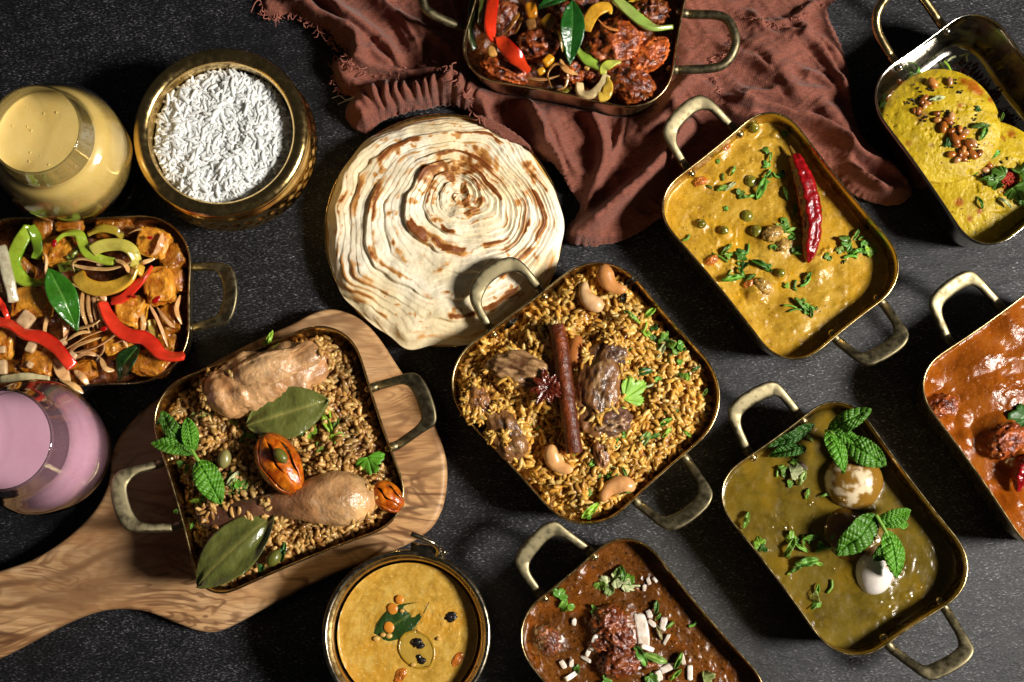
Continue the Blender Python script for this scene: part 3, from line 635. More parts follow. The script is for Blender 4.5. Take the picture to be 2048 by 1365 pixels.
# ---------------------------------------------------------------- cloth
def cloth():
    out = [(470, -60), (520, -10), (521, 12), (531, 30), (552, 34), (575, 28), (596, 30), (612, 46), (640, 58), (660, 66), (676, 88), (690, 106), (676, 118), (666, 130), (668, 150), (676, 172), (686, 186), (704, 196), (694, 214), (692, 232), (702, 252), (722, 264), (736, 266), (760, 246), (800, 232), (850, 221), (896, 214), (940, 228), (950, 243), (962, 266), (985, 280), (1015, 297), (1050, 310), (1080, 320), (1108, 336), (1125, 360), (1143, 388), (1160, 412), (1150, 436), (1132, 462), (1134, 482), (1150, 491), (1175, 493), (1210, 490), (1246, 480), (1290, 458), (1322, 438), (1420, 420), (1560, 400), (1660, 350), (1700, 385), (1740, 403), (1775, 411), (1800, 408), (1816, 398), (1823, 380), (1814, 352), (1795, 332), (1760, 308), (1730, 280), (1714, 250), (1704, 215), (1700, 180), (1697, 140), (1686, 104), (1668, 60), (1652, 20), (1640, -60)]
    poly = cr(np.vstack([PX(out, .006), PX(out[:1], .006)]), 1400)[:-1, :2]
    poly += .0009 * np.c_[n2(poly, 260, 2, 90), n2(poly, 260, 2, 91)]
    lo, hi = poly.min(0) - .002, poly.max(0) + .002; h = .0011
    xs, ys = np.arange(lo[0], hi[0], h), np.arange(lo[1], hi[1], h); nx, ny = len(xs), len(ys)
    G = np.stack(np.meshgrid(xs, ys, indexing='ij'), -1).reshape(-1, 2)
    ins = np.zeros(len(G), bool); a, b = poly, np.roll(poly, -1, 0)
    for (x0, y0), (x1, y1) in zip(a, b):                                    # even-odd rule, one polygon edge at a time
        if y0 == y1: continue
        ya, yb = min(y0, y1), max(y0, y1); j0, j1 = np.searchsorted(ys, ya), np.searchsorted(ys, yb)
        for j in range(j0, j1):
            xi = x0 + (ys[j] - y0) * (x1 - x0) / (y1 - y0); i = np.searchsorted(xs, xi)
            ins[np.arange(i) * ny + j] ^= True
    def dseg(p, pl):
        best = np.full(len(p), 9.0); par = np.zeros(len(p)); sd = np.zeros(len(p)); Lc = 0
        for q0, q1 in zip(pl[:-1], pl[1:]):
            d = q1 - q0; l = np.linalg.norm(d); t = np.clip(((p - q0) @ d) / (l * l), 0, 1); v = p - (q0 + t[:, None] * d); r = np.linalg.norm(v, axis=1)
            m = r < best; best[m] = r[m]; par[m] = Lc + t[m] * l; sd[m] = np.sign(d[0] * v[m, 1] - d[1] * v[m, 0]); Lc += l
        return best, par, sd
    ed = np.full(len(G), 9.0)
    for ch in np.array_split(np.arange(len(G)), 12):
        ed[ch] = np.sqrt(((G[ch, None] - poly[None, ::6]) ** 2).sum(-1)).min(1)
    warp = G + .006 * np.c_[n2(G, 30, 2, 20), n2(G, 30, 2, 21)]
    z = np.full(len(G), .0022) + .0052 * np.clip(n2(warp, 21, 3, 22, True) * .6 + .4, 0, 1) ** 2 + .0016 * n2(warp, 60, 3, 23)
    #        polyline px, height mm, half width mm, sharpness side (+1: steep on the one side)
    folds = [([(705, 228), (760, 205), (830, 186), (900, 182), (960, 205)], 15, 17, 0),
             ([(905, 165), (955, 205), (985, 255), (1030, 292)], 9, 9, .5),
             ([(1048, 185), (1072, 240), (1110, 320), (1150, 400)], 15, 13, .7),
             ([(1110, 200), (1180, 225), (1195, 300), (1185, 370)], 11, 12, -.5),
             ([(1260, 215), (1225, 290), (1190, 350), (1165, 430)], 8, 9, .5),
             ([(1400, 235), (1340, 300), (1270, 365), (1215, 425), (1155, 475)], 16, 17, -.5),
             ([(1440, 135), (1380, 160), (1330, 215), (1290, 260)], 9, 10, .4),
             ([(1430, 190), (1520, 215), (1610, 245), (1700, 300), (1805, 368)], 12, 10, .6),
             ([(1460, 60), (1540, 120), (1590, 190), (1650, 250), (1710, 300)], 7, 13, -.4),
             ([(1530, 60), (1620, 90), (1670, 150), (1700, 230)], 9, 10, .5),
             ([(1560, 20), (1600, 60), (1690, 120)], 7, 8, .5),
             ([(1480, 20), (1540, 50), (1640, 10)], 7, 9, .4),
             ([(560, -30), (640, 30), (700, 70), (735, 135)], 12, 13, .5),
             ([(640, -30), (700, 40), (760, 90), (800, 140)], 11, 10, -.5),
             ([(720, -30), (780, 30), (850, 60), (900, 110)], 9, 11, .5),
             ([(668, 110), (680, 150), (720, 180)], 6, 8, .4),
             ([(700, 115), (760, 150), (850, 145), (900, 150)], 10, 7, .6),
             ([(1690, 330), (1750, 372), (1806, 388)], 7, 8, -.5)]
    for k, (pl, hh, ww, sk) in enumerate(folds):
        q = cr(PX(pl, .010), 12)[:, :2]; d, par, sd = dseg(warp, q); Lt = par.max() + 1e-6
        ww_ = ww * 1e-3 * np.where(sd * sk > 0, 1 - abs(sk) * .75, 1.0)
        env = sstep(0, .18, par / Lt) * (1 - .5 * sstep(.85, 1, par / Lt)); env = .25 + .75 * env
        f = hh * 2.0e-3 * env / (1 + (d / (ww_ * .66)) ** 2.2) ** 1.3
        if k == 0: f *= 1 + .17 * np.sin(par * 2 * np.pi / .0085 + 7 * n2(G, 40, 3, 33)) * np.exp(-(d / .016) ** 4)
        z = np.log(np.exp(z * 320) + np.exp((f + .002) * 320) - 1) / 320
    # long soft pulls in the linen
    xr = np.clip((G[:, 0] - lo[0]) / (hi[0] - lo[0]), 0, 1); rg = rg2 = 0
    for ang, wt, sd_ in ((-.95, 1 - sstep(.22, .36, xr), 26), (-1.35, sstep(.22, .36, xr) * (1 - sstep(.5, .66, xr)), 36), (-.60, sstep(.5, .66, xr), 46)):
        ca, sa = math.cos(ang), math.sin(ang); al_ = np.c_[(warp[:, 0] * ca + warp[:, 1] * sa) * .38, warp[:, 1] * ca - warp[:, 0] * sa]
        rg = rg + wt * np.clip(1 - 1.3 * np.abs(n2(al_, 34, 2, sd_)), 0, 1) ** 3; rg2 = rg2 + wt * np.clip(1 - 1.5 * np.abs(n2(al_ + 3, 95, 2, sd_ + 1)), 0, 1) ** 2.5
    z += (.0135 * rg * sstep(-.4, .2, n2(G, 14, 2, 28)) + .0022 * rg2) * sstep(.0005, .010, ed)
    z += .0015 * n2(np.c_[warp[:, 0] * .5 + warp[:, 1] * .6, warp[:, 1] * 1.6 - warp[:, 0] * .9], 75, 3, 24, True)
    # what lies under and on the cloth
    pd = np.linalg.norm(G - np.array(PL), axis=1); z = np.maximum(z, (.0325 + .4 * np.clip(z - .003, 0, .025) - 2.0 * np.clip(pd - .070, 0, .02) * .5) * (1 - sstep(.084, .094, pd)) )
    for pan, zt in ((pD, .0062), (pF, .0016)):
        o = pan.at(pan.zb, .0); rr = np.linalg.norm(G - pan.c, axis=1); an = np.arctan2(G[:, 1] - pan.c[1], G[:, 0] - pan.c[0])
        oa = np.arctan2(o[:, 1] - pan.c[1], o[:, 0] - pan.c[0]); ix = np.argsort(oa); ro = np.interp(an, oa[ix], np.linalg.norm(o - pan.c, axis=1)[ix], period=2 * np.pi)
        k = sstep(-.001, .016, rr - ro); z = np.minimum(z, zt + k * .06) if pan is pF else np.minimum(z, zt + k * .045)
    z = np.maximum(z, .0012)
    sup = 1 - sstep(.083, .092, pd); z = np.where(sup > .5, np.maximum(z, .0275), z)
    z = z - np.where(sup > .5, 0, np.clip(z - .0014, 0, 1) * (1 - sstep(0, .0055, ed)) * .65)
    V = np.c_[G, z]
    i, j = np.meshgrid(np.arange(nx - 1), np.arange(ny - 1), indexing='ij'); i, j = i.ravel(), j.ravel()
    Q = np.c_[i * ny + j, (i + 1) * ny + j, (i + 1) * ny + j + 1, i * ny + j + 1]; Q = Q[ins[Q].all(1)]
    used = np.unique(Q); cnt = np.bincount(Q.ravel(), minlength=len(G)); rim = used[cnt[used] < 4]
    for ch in np.array_split(rim, 6):                                        # pull the stepped rim onto the outline
        dd = ((V[ch, None, :2] - poly[None]) ** 2).sum(-1); kk = dd.argmin(1); ok = dd.min(1) < (h * 1.6) ** 2; V[ch[ok], :2] = poly[kk[ok]]
    mp = np.full(len(G), -1); mp[used] = np.arange(len(used))
    o = mk('linen_cloth', V[used], [mp[Q]], M['cloth'], solid=.0009, label='crumpled reddish brown linen cloth with frayed edges under the chicken pan', cat='cloth')
    def zat(p):
        k = ((V[used, :2] - p) ** 2).sum(1).argmin(); return V[used][k, 2]
    parts = []
    for pl, cnt_, ln in (([(522, 5), (540, 32), (596, 30), (640, 58), (690, 106)], 70, .010), ([(640, 60), (672, 84), (700, 130), (716, 140)], 60, .012), ([(716, 150), (790, 155), (850, 138), (880, 150), (900, 175)], 60, .007),
                          ([(895, 170), (925, 195), (950, 220), (960, 260)], 70, .009), ([(1490, 40), (1560, 55), (1640, 10)], 40, .006), ([(1420, 130), (1460, 110), (1470, 80)], 50, .007), ([(1425, 150), (1435, 180), (1440, 200)], 20, .006), ([(665, 120), (668, 160), (686, 186)], 25, .006)):
        q = cr(PX(pl, .012), int(cnt_ * .55))
        for c in q:
            z0 = zat(c[:2]) + .0006; a = RNG.uniform(0, 6.28); l = ln * RNG.uniform(.25, .85)
            w_ = np.array([[0, 0, 0], [.4 * l, RNG.normal(0, .25) * l, .0012], [.75 * l, RNG.normal(0, .35) * l, .0016], [l, RNG.normal(0, .5) * l, .0003]])
            pts = cr(w_ @ rotz(a).T + np.array([c[0], c[1], z0]), 12); pts[:, 2] = np.maximum(pts[:, 2], .0008)
            v, f = sweep(pts, .00033 * RNG.uniform(.7, 1.4), None, 5); parts.append((v, f, (1, 1, 1)))
    v, f, c = join(parts); mk('fringe', v, f, M['thread'], o, kind='stuff')
    for pl in ([(664, 197), (680, 192), (692, 200), (712, 192)], [(676, 209), (690, 203), (700, 200), (710, 192)]):
        pts = cr(PX(pl, [.004, .006, .005, .008]), 24); v, f = sweep(pts, .00028, None, 5); mk('loose_thread', v, f, M['thread_white'], o)
cloth()
# ---------------------------------------------------------------- food: curries
ONES = lambda V: np.ones((len(V), 3))
def curry(name, pan, lvl, H0, mat, label, cat='curry', nr=150, rough=.0005, **k):
    H = lambda p, e: H0(p, e) + rough * (fbm(np.c_[p * 210, p[:, 0] * 0], 3, 21) + 1.6 * sstep(.15, .5, n2(p, 150, 2, 23)) * sstep(-.2, .3, n2(p, 30, 2, 24)))
    V, F, xy = pan.fill(lvl, H, nr, **k)
    mk(name, V, F, mat, col=ONES(V), label=label, cat=cat); return Surf(lvl, H)
def lumps(spots, z):
    S = [(P(x, y, z)[:2], r * U, h * U) for x, y, r, h in spots]
    def f(p):
        o = np.zeros(len(p))
        for c, r, h in S:
            d = np.linalg.norm(p - c, axis=1) + .0012 * n2(p, 160, 2, 6); o = np.maximum(o, h * (1 - sstep(0, r, d)))
        return o
    return f
# ---------------------------------------------------------------- food: small pieces
GREEN = L(84, 124, 42); DKGREEN = L(44, 82, 28); LIME = L(134, 170, 52); PALE = L(170, 176, 130)
MARKS = {
 'yellow pea curry': [(1610, 420, 'the red chilli'), (1550, 480, 'the potato lump'), (1527, 573, 'the white cauliflower piece'), (1501, 363, 'the biggest pea'), (1420, 270, 'the upper handle'), (1740, 650, 'the lower handle'), (1403, 448, 'the pea by the wall')],
 'olive egg curry': [(1707, 963, 'the curry smeared egg'), (1748, 1142, 'the clean white egg'), (1690, 1070, 'the sunken egg'), (1530, 850, 'the upper handle'), (1570, 905, 'the half sunk mint pair')],
 'brown curry': [(1284, 1262, 'the largest onion piece'), (1096, 1282, 'the lone meat lump'), (1238, 1326, 'the lowest meat lump'), (1215, 1245, 'the top meat lump'), (1130, 1130, 'the upper handle')],
 'golden rice': [(1130, 780, 'the cinnamon stick'), (1095, 776, 'the star anise'), (1247, 780, 'the large coriander leaf'), (1232, 980, 'the lowest cashew'), (1224, 562, 'the topmost cashew'), (1117, 922, 'the cashew by the cinnamon end'), (1195, 770, 'the large dark mutton piece'), (1340, 980, 'the lower handle'), (1410, 790, 'the pan corner')],
 'brown rice': [(559, 928, 'the large mace'), (777, 994, 'the small mace'), (700, 1000, 'the fat drumstick end'), (430, 1034, 'the drumstick knuckle'), (575, 825, 'the dry bay leaf'), (470, 1100, 'the wet bay leaf'), (530, 755, 'the torn chicken piece'), (380, 890, 'the mint sprig'), (735, 915, 'the single coriander leaf')],
 'upper yellow cake': [(1925, 290, 'the big lentil heap'), (1850, 205, 'the small lentil heap'), (1868, 166, 'the lone top lentil')],
 'lower yellow cake': [(2020, 365, 'the chilli powder'), (1962, 330, 'the lentil heap')],
 'silvery pan floor': [(1805, 180, 'the floor lentil heap'), (1889, 140, 'the spice crumbs')],
 'fried cubes': [(320, 575, 'the longest golden cube'), (62, 606, 'the large brown cube'), (300, 680, 'the long red strip'), (80, 680, 'the edge red strip'), (126, 600, 'the bright curry leaf'), (258, 725, 'the dark curry leaf'), (215, 560, 'the yellow pepper ring'), (308, 487, 'the corner cube'), (230, 500, 'the arched yellow green strip')],
 'fried chicken': [(1140, 70, 'the hanging curry leaf'), (1228, 92, 'the largest chicken piece'), (1030, 110, 'the red pepper wedge'), (1180, 115, 'the lime green strip'), (1290, 40, 'the bright green strip'), (1012, 138, 'the orange fried piece')],
}
USED = set()
def where(dish, x, y, what):
    """label that says which one: what it is, then where it lies beside the nearest landmark of its dish"""
    best = None
    for mx, my, ph in sorted(MARKS[dish], key=lambda m: math.hypot(m[0] - x, m[1] - y))[:4]:
        dx, dy = x - mx, y - my; d = math.hypot(dx, dy)
        side = ('above' if dy < 0 else 'below') if abs(dy) > abs(dx) * .7 else 'level with'
        near = 'close ' if d < 34 else ('just ' if d < 62 else ('well ' if d > 115 else ''))
        lb = what + ' ' + near + side + ' ' + ph
        best = best or lb
        if lb not in USED: best = lb; break
    USED.add(best); return best
def herb(surf, px, py, r, rot=None, col=None, label='', group='', kind=0, up=.0008, seed=[0]):
    """one piece of chopped coriander: 0 leaf scrap, 1 rolled shred, 2 stalk piece"""
    seed[0] += 1; s = seed[0]; rr = np.random.default_rng(s)
    rot = rr.uniform(0, 360) if rot is None else rot; col = (GREEN * rr.uniform(.55, 1.7) * np.array([rr.uniform(.8, 1.25), 1, rr.uniform(.7, 1.3)])) if col is None else np.asarray(col)
    c = surf.on(px, py, up); R = r * U * 1.12
    if kind == 0:
        V, F, C = lobed(c, R, rot, col, nl=3, bend=.45, seed=s, teeth=int(rr.integers(4, 7)), asp=rr.uniform(.6, 1.0), span=rr.uniform(1.5, 2.4), tilt=rr.normal(0, .25)); th = .0004
    elif kind == 1:
        b = c - rotz(math.radians(rot)) @ np.array([R, 0, 0]); t = c + rotz(math.radians(rot)) @ np.array([R, 0, 0])
        V, F, C = leafgeo(b, t, R * rr.uniform(.5, .85), 'oval', arch=R * .35, fold=.5, serr=.25, nser=6, nu=18, nv=7, wave=R * .35, c0=col, seed=s); th = .0004
    else:
        q = cr(np.array([[-R, 0, 0], [0, R * rr.normal(0, .25), R * .1], [R, 0, 0]]), 10) @ rotz(math.radians(rot)).T + c
        V, F = sweep(q, .0009 * rr.uniform(.7, 1.2), None, 8); C = np.broadcast_to(col * 1.3, (len(V), 3)); th = 0
    V[:, 2] += max(0, c[2] - up * .6 - V[:, 2].min()) * .6
    nm = ('coriander_leaf', 'coriander_shred', 'coriander_stalk')[kind]
    return mk(nm, V, F, M['leaf'], col=C, solid=th, label=label, cat='herb', group=group)
def herbs(surf, spots, dish, up=.0008):
    g = 'chopped coriander on the ' + dish
    lab = ('small scrap of green coriander leaf on the ' + dish, 'rolled shred of green coriander on the ' + dish, 'short green coriander stalk piece on the ' + dish)
    for s in spots:
        x, y, r, k = s[:4]; c = s[5] if len(s) > 5 else None
        tone = 'pale ' if c is PALE or (c is not None and c[0] > .25) else ('bright ' if c is LIME else ('dark ' if c is DKGREEN else 'green '))
        sz = 'tiny ' if r < 10 else ('small ' if r < 14 else ('larger ' if r > 18 else ''))
        herb(surf, x, y, r, s[4] if len(s) > 4 else None, c, where(dish, x, y, sz + tone + ('coriander scrap', 'coriander shred', 'coriander stalk')[k]), g, k, up)
def cluster(x, y, n, sp, r, kinds=(0, 0, 1, 2), seed=0):
    rr = np.random.default_rng(int(x * 7 + y + seed)); return [(x + rr.normal(0, sp), y + rr.normal(0, sp), r * rr.uniform(.7, 1.25), int(kinds[i % len(kinds)])) for i in range(n)]
def band(pts, wpx, tpx, z, mat, c_out, c_in, name, label, cat, group=None, tilt=.5, n=46, e=4.5, cap=.025, taper=0, seed=0):
    """cut vegetable strip: skin on one side, paler flesh on the other"""
    tilt = tilt + .55 * np.sin(np.linspace(0, 5, n) * (1 + .3 * math.sin(seed + wpx)) + wpx) * (1 if mat is M['pepper'] else .4)
    p = cr(PX(pts, z), n); p[:, 2] += .0006 * vn(np.c_[np.linspace(0, 4, n), np.full(n, seed + .5), np.zeros(n)], 3)
    k = capped(n, cap) * (1 - taper * np.linspace(-1, 1, n) ** 2); wv = 1 + .12 * vn(np.c_[np.linspace(0, 5, n), np.full(n, seed + 9.5), np.zeros(n)], 4)
    m = 24; V, F = sweep(p, wpx * U / 2 * k * wv * (.80 if mat is M['pepper'] else .92), tpx * U / 2 * k * (.75 if mat is M['pepper'] else 1), m, e, tilt)
    ph = np.linspace(0, 2 * np.pi, m, endpoint=False); f = sstep(-.15, .45, .75 * np.sin(ph) + .66 * np.cos(ph))[None, :, None] * (.85 + .15 * np.sin(np.linspace(0, 9, n) + seed))[:, None, None]
    C = (np.asarray(c_out) * (1 - f) + np.asarray(c_in) * f); C = np.broadcast_to(C, (n, m, 3)).reshape(-1, 3); C = np.vstack([C, C[:1], C[-1:]])
    return mk(name, V, F, mat, col=C, label=label, cat=cat, group=group)
ONI = L(216, 180, 128)
def onion(pts, z, wpx, tpx, label, group, col=None, tilt=1.0, c_in=None, seed=0):
    col = ONI if col is None else col
    rr = np.random.default_rng(seed); pts = np.asarray(pts, float); m = pts.mean(0); pts = m + (pts - m) * (1.5 if wpx < 18 else 1.1)
    z = z + np.interp(np.linspace(0, 1, len(pts)), [0, .5, 1], [-.0012 * rr.uniform(.3, 2), .0010, -.0012 * rr.uniform(.3, 2)])
    return band(pts, wpx * .78, min(tpx, 3.0), z, M['onion'], col * np.array([.9, .72, .58]), col * 1.15 if c_in is None else c_in, 'onion_slice', label, 'onion', group, tilt, 30, 2.6, .3, .4, seed)
def chunk(name, px, py, z, r, rot, mat, c, label, cat, group=None, amp=.12, freq=2.2, e=.55, k=4, seed=0, dark=None, tilt=0.0, ridge=False):
    V, F, d = blob(P(px, py, z), np.asarray(r) * U, rot, amp, freq, k, seed, e, ridge, tilt)
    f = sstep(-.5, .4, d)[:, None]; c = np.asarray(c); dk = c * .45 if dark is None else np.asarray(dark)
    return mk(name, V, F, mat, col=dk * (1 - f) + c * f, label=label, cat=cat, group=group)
def cashew(c, ln, rot, flip, label, col=None, roll=0):
    """kidney nut lying on the rice"""
    n = 40; a = np.linspace(-1.25, 1.25, n); R = ln * .46
    p = np.c_[R * np.sin(a), (R * np.cos(a) - R * .75) * (1 if flip else -1), np.zeros(n)]
    t = np.linspace(0, 1, n); rad = ln * (.205 + .05 * np.cos((t - .3) * 5)) * capped(n, .22)
    p = p @ rotx(roll).T @ rotz(math.radians(rot)).T + c
    V, F = sweep(p, rad, rad * .82, 18); col = L(238, 198, 148) if col is None else np.asarray(col) * 1.35
    f = sstep(-.25, .5, fbm(V * 160, 3, 5))[:, None]; C = col * (1 - f * .35) + L(150, 88, 40) * f * .35
    return mk('cashew', V, F, M['nut'], col=C, label=label, cat='cashew', group='cashews on the mutton rice')
def mint(leaves, stem, label, z, par=None, col=None):
    """mint sprig: leaves [(base px, tip px, width px, base z, tip z, roll)]"""
    c = PX([leaves[0][0]], z)[0]; o = thing('mint_sprig', c, label, 'mint', 'mint sprigs')
    for i, (b, t, wd, zb_, zt_, roll) in enumerate(leaves):
        cc = (L(80, 132, 32) if col is None else col) * (.7 + .6 * ((i * 37) % 5) / 5)
        leaf('mint_leaf', P(*b, zb_), P(*t, zt_), wd * U, 'leaf', o, shape='mint', arch=.004, fold=.22, serr=.10, nser=15, vein=.0011, nlat=8, nu=90, nv=37, c0=cc, c1=cc * 1.5 + .01, curl=.22, wave=.0022, roll=roll, seed=i, thick=.0005)
    if stem:
        V, F = sweep(cr(PX([s[:2] for s in stem], [s[2] for s in stem]), 16), .0013, .0013, 8); mk('stem', V, F, M['leaf'], o, col=np.broadcast_to(L(120, 160, 60), (len(V), 3)))
    return o
# ================================================================ F: yellow pea curry
lf = lumps([(1509, 255, 22, 10), (1403, 448, 20, 8), (1449, 461, 18, 8), (1562, 546, 15, 8), (1545, 470, 60, 16), (1440, 300, 24, 5), (1400, 365, 28, 5), (1426, 520, 26, 8), (1510, 580, 34, 14), (1640, 540, 30, 8), (1600, 640, 60, 6), (1560, 480, 25, 20)], .037)
HF = lambda p, e: lf(p) + .0007 * n2(p, 60, 3, 1) + .0015 * sstep(.1, .5, n2(p, 140, 3, 2)) * sstep(-.1, .3, n2(p, 22, 2, 4))
sF = curry('pea_curry', pF, .0315, HF, M['yellow_curry'], 'thick yellow curry with peas and green coriander')
pea_lab = ['round green pea beside a strip of coriander in yellow curry', 'green pea half sunk nearest the top corner of yellow curry', 'shaded green pea left of the red chilli middle', 'green pea just above the pale potato lump', 'pea deep in the sauce near the pan left wall', 'small sunken pea below the shaded pea', 'small pea below the cauliflower piece in yellow curry']
for (x, y, r), lb in zip([(1501, 363, 13), (1509, 256, 11), (1494, 433, 13), (1513, 463, 13), (1403, 448, 10), (1449, 461, 9), (1562, 546, 9)], pea_lab):
    V, F, d = blob(sF.on(x, y, -.0004), np.array([r, r, r * .92]) * U, 0, .05, 2, 3, x)
    mk('pea', V, F, M['pepper'], col=np.broadcast_to(L(122, 116, 34), (len(V), 3)), label=lb, cat='pea', group='peas in the yellow curry')
def chilli(path, zz, rad, label, stem, group=None, sd=3):
    p = cr(PX(path, zz), 90); t = np.linspace(0, 1, 90); r = np.interp(t, np.linspace(0, 1, len(rad)), rad) * U * capped(90, .05)
    V, F = sweep(p, r, r * .85, 40); m = (len(V) - 2) // 40
    A = V[:m * 40].reshape(m, 40, 3); cen = A.mean(1, keepdims=True); d = nrm(A - cen)
    ph = np.arange(40) / 40 * 6.2832
    q = np.stack(np.broadcast_arrays(t[:, None] * 16, np.cos(ph)[None] * 1.3, np.sin(ph)[None] * 1.3), -1).reshape(-1, 3)
    dis = (.16 * fbm(q, 3, sd, True) + .08 * np.cos(ph * 5 + 1.0)[None].repeat(m, 0).ravel()).reshape(m, 40, 1)
    A += d * dis * r[:, None, None]; V[:m * 40] = A.reshape(-1, 3)
    o = thing('dried_chilli', p.mean(0), label, 'chilli', group)
    f = sstep(-.5, .4, dis.reshape(-1))[:, None]; C = L(70, 4, 10) * (1 - f) + L(172, 14, 20) * f; C = np.vstack([C, C[-2:]])
    mk('pod', V, F, M['spice'], o, col=C)
    if stem:
        V, F = sweep(cr(PX(stem, [zz[0] if hasattr(zz, '__len__') else zz] * len(stem)), 12), np.linspace(.0022, .0009, 12), None, 8); mk('stalk', V, F, M['nut'], o, col=np.broadcast_to(L(112, 84, 34), (len(V), 3)))
chilli([(1588, 308), (1600, 338), (1613, 375), (1622, 420), (1625, 465), (1619, 505), (1616, 527)], [.038, .040, .040, .039, .038, .036, .034], [11, 16, 19, 20, 18, 14, 3], 'wrinkled shiny dried red chilli lying on yellow pea curry', [(1589, 312), (1583, 300), (1579, 292)])
for x, y, r, rot, lb in ((1545, 468, (22, 16, 12), 20, 'pale potato lump at the middle of the yellow curry'), (1527, 573, (22, 15, 14), -30, 'white cauliflower piece showing through yellow curry'), (1566, 490, (15, 13, 10), 60, 'small pale vegetable lump under the potato lump')):
    c = sF.on(x, y, .0); chunk('vegetable_piece', x, y, c[2] + .0005, r, rot, M['paneer'], L(206, 166, 90), lb, 'vegetable', 'vegetable pieces in the yellow curry', .25, 3, 1, 4, int(x))
for x, y, lb in ((1400, 364, 'orange tomato piece near the left wall of yellow curry'), (1447, 296, 'orange tomato scrap nearest the upper handle of yellow curry'), (1424, 520, 'orange tomato piece beside the lower left coriander'), (1500, 568, 'orange tomato piece touching the white cauliflower')):
    c = sF.on(x, y, -.0012); chunk('tomato_piece', x, y, c[2], (15, 10, 8), 30, M['paneer'], L(214, 124, 44), lb, 'tomato', 'tomato pieces in the yellow curry', .3, 2.5, 1, 3, int(x))
herbs(sF, [(1445, 378, 12, 1, 15), (1460, 374, 13, 1, 40, PALE), (1477, 391, 15, 0), (1495, 395, 13, 1, 10), (1466, 343, 10, 1, 60), (1535, 300, 11, 0), (1540, 316, 10, 1, 80), (1535, 335, 13, 0), (1522, 378, 22, 1, 68), (1534, 350, 12, 1, 50), (1567, 272, 11, 0), (1571, 388, 13, 1, 105), (1558, 347, 12, 0, None, DKGREEN), (1566, 450, 14, 0), (1578, 462, 13, 1, 20), (1585, 475, 12, 0), (1590, 496, 15, 0), (1598, 508, 12, 1, 0),
           (1452, 500, 14, 1, 45), (1440, 516, 16, 2, -30), (1456, 508, 10, 0), (1484, 512, 15, 0), (1490, 525, 13, 0, None, DKGREEN), (1482, 545, 12, 1, 120), (1520, 530, 18, 1, -25), (1540, 537, 12, 0), (1463, 559, 20, 1, 10), (1453, 552, 14, 2, 50), (1500, 556, 12, 1, 30), (1615, 556, 12, 1, 60), (1610, 565, 12, 2, 40), (1570, 575, 10, 0, None, LIME), (1603, 610, 18, 1, -45), (1612, 618, 14, 0), (1590, 622, 12, 2, 10), (1622, 625, 10, 1, 100), (1580, 614, 12, 2, -10),
           (1695, 480, 16, 0), (1702, 490, 18, 0), (1712, 470, 13, 1, 60), (1722, 496, 20, 0), (1738, 497, 15, 0, None, LIME), (1712, 505, 12, 1, 20), (1677, 503, 11, 0, None, L(130, 150, 70)), (1658, 512, 10, 0), (1700, 515, 12, 2, 5), (1640, 420, 8, 0), (1590, 420, 10, 1, 80), (1372, 476, 8, 2, 40), (1545, 490, 10, 0)], 'yellow pea curry')
herbs(sF, cluster(1485, 515, 5, 14, 8) + cluster(1705, 485, 5, 16, 8) + cluster(1570, 470, 6, 26, 7) + cluster(1540, 340, 5, 20, 7) + cluster(1600, 600, 5, 24, 6) + cluster(1450, 390, 4, 22, 7), 'yellow pea curry')
# ================================================================ G: egg curry
lg = lumps([(1708, 964, 75, 16), (1699, 1072, 75, 13), (1750, 1143, 70, 11)], .036)
HG = lambda p, e: lg(p) + .0004 * n2(p, 70, 3, 11) + .0007 * sstep(.25, .55, n2(p, 190, 3, 12)) * sstep(-.2, .3, n2(p, 25, 2, 13))
sG = curry('egg_curry', pG, .0285, HG, M['olive_curry'], 'thick olive green curry around the eggs', rough=.00022)
def egg(px, py, z, r, rot, white, brown, thr, label, sd):
    V, F, d = blob(P(px, py, z), np.asarray(r) * U, rot, .02, 1.5, 5, sd)
    f = sstep(thr, thr + .22, fbm(V * 85, 4, sd) + .25 * fbm(V * 300, 2, sd))[:, None]; C = white * (1 - f) + brown * f
    mk('boiled_egg', V + 0 * V, F, M['egg'], col=C, label=label, cat='egg', group='boiled eggs in the olive curry')
M['egg'] = food('boiled_egg_white', [(.3, (.92, .9, .86)), (.7, (1.03, 1.03, 1.03))], 90, .2, .15, 300, vcol=True, coat=.4, sss=.15)
egg(1707, 963, .029, (58, 56, 44), 0, L(226, 206, 172), L(138, 100, 34), -.42, 'boiled egg smeared with curry under the upper mint sprig', 4)
egg(1690, 1070, .022, (52, 60, 44), 20, L(110, 76, 26), L(92, 62, 18), -.2, 'boiled egg sunk and coated brown in the curry middle', 5)
egg(1748, 1142, .027, (39, 48, 38), -15, L(232, 224, 218), L(176, 140, 104), .16, 'clean white boiled egg under the lower mint sprig', 7)
mint([((1655, 866), (1742, 818), 48, .044, .056, .2), ((1662, 862), (1719, 884), 34, .046, .044, -.2), ((1655, 864), (1688, 946), 46, .046, .054, .3), ((1690, 880), (1772, 930), 62, .044, .046, -.25)], [(1652, 862, .039), (1664, 866, .047), (1690, 880, .044)], 'upright mint sprig of four leaves over the curry smeared egg', .039)
mint([((1630, 850), (1534, 893), 34, .036, .033, .4), ((1612, 898), (1538, 912), 34, .036, .033, -.3)], None, 'half sunk pair of mint leaves by the upper pan wall', .04, col=L(50, 96, 26))
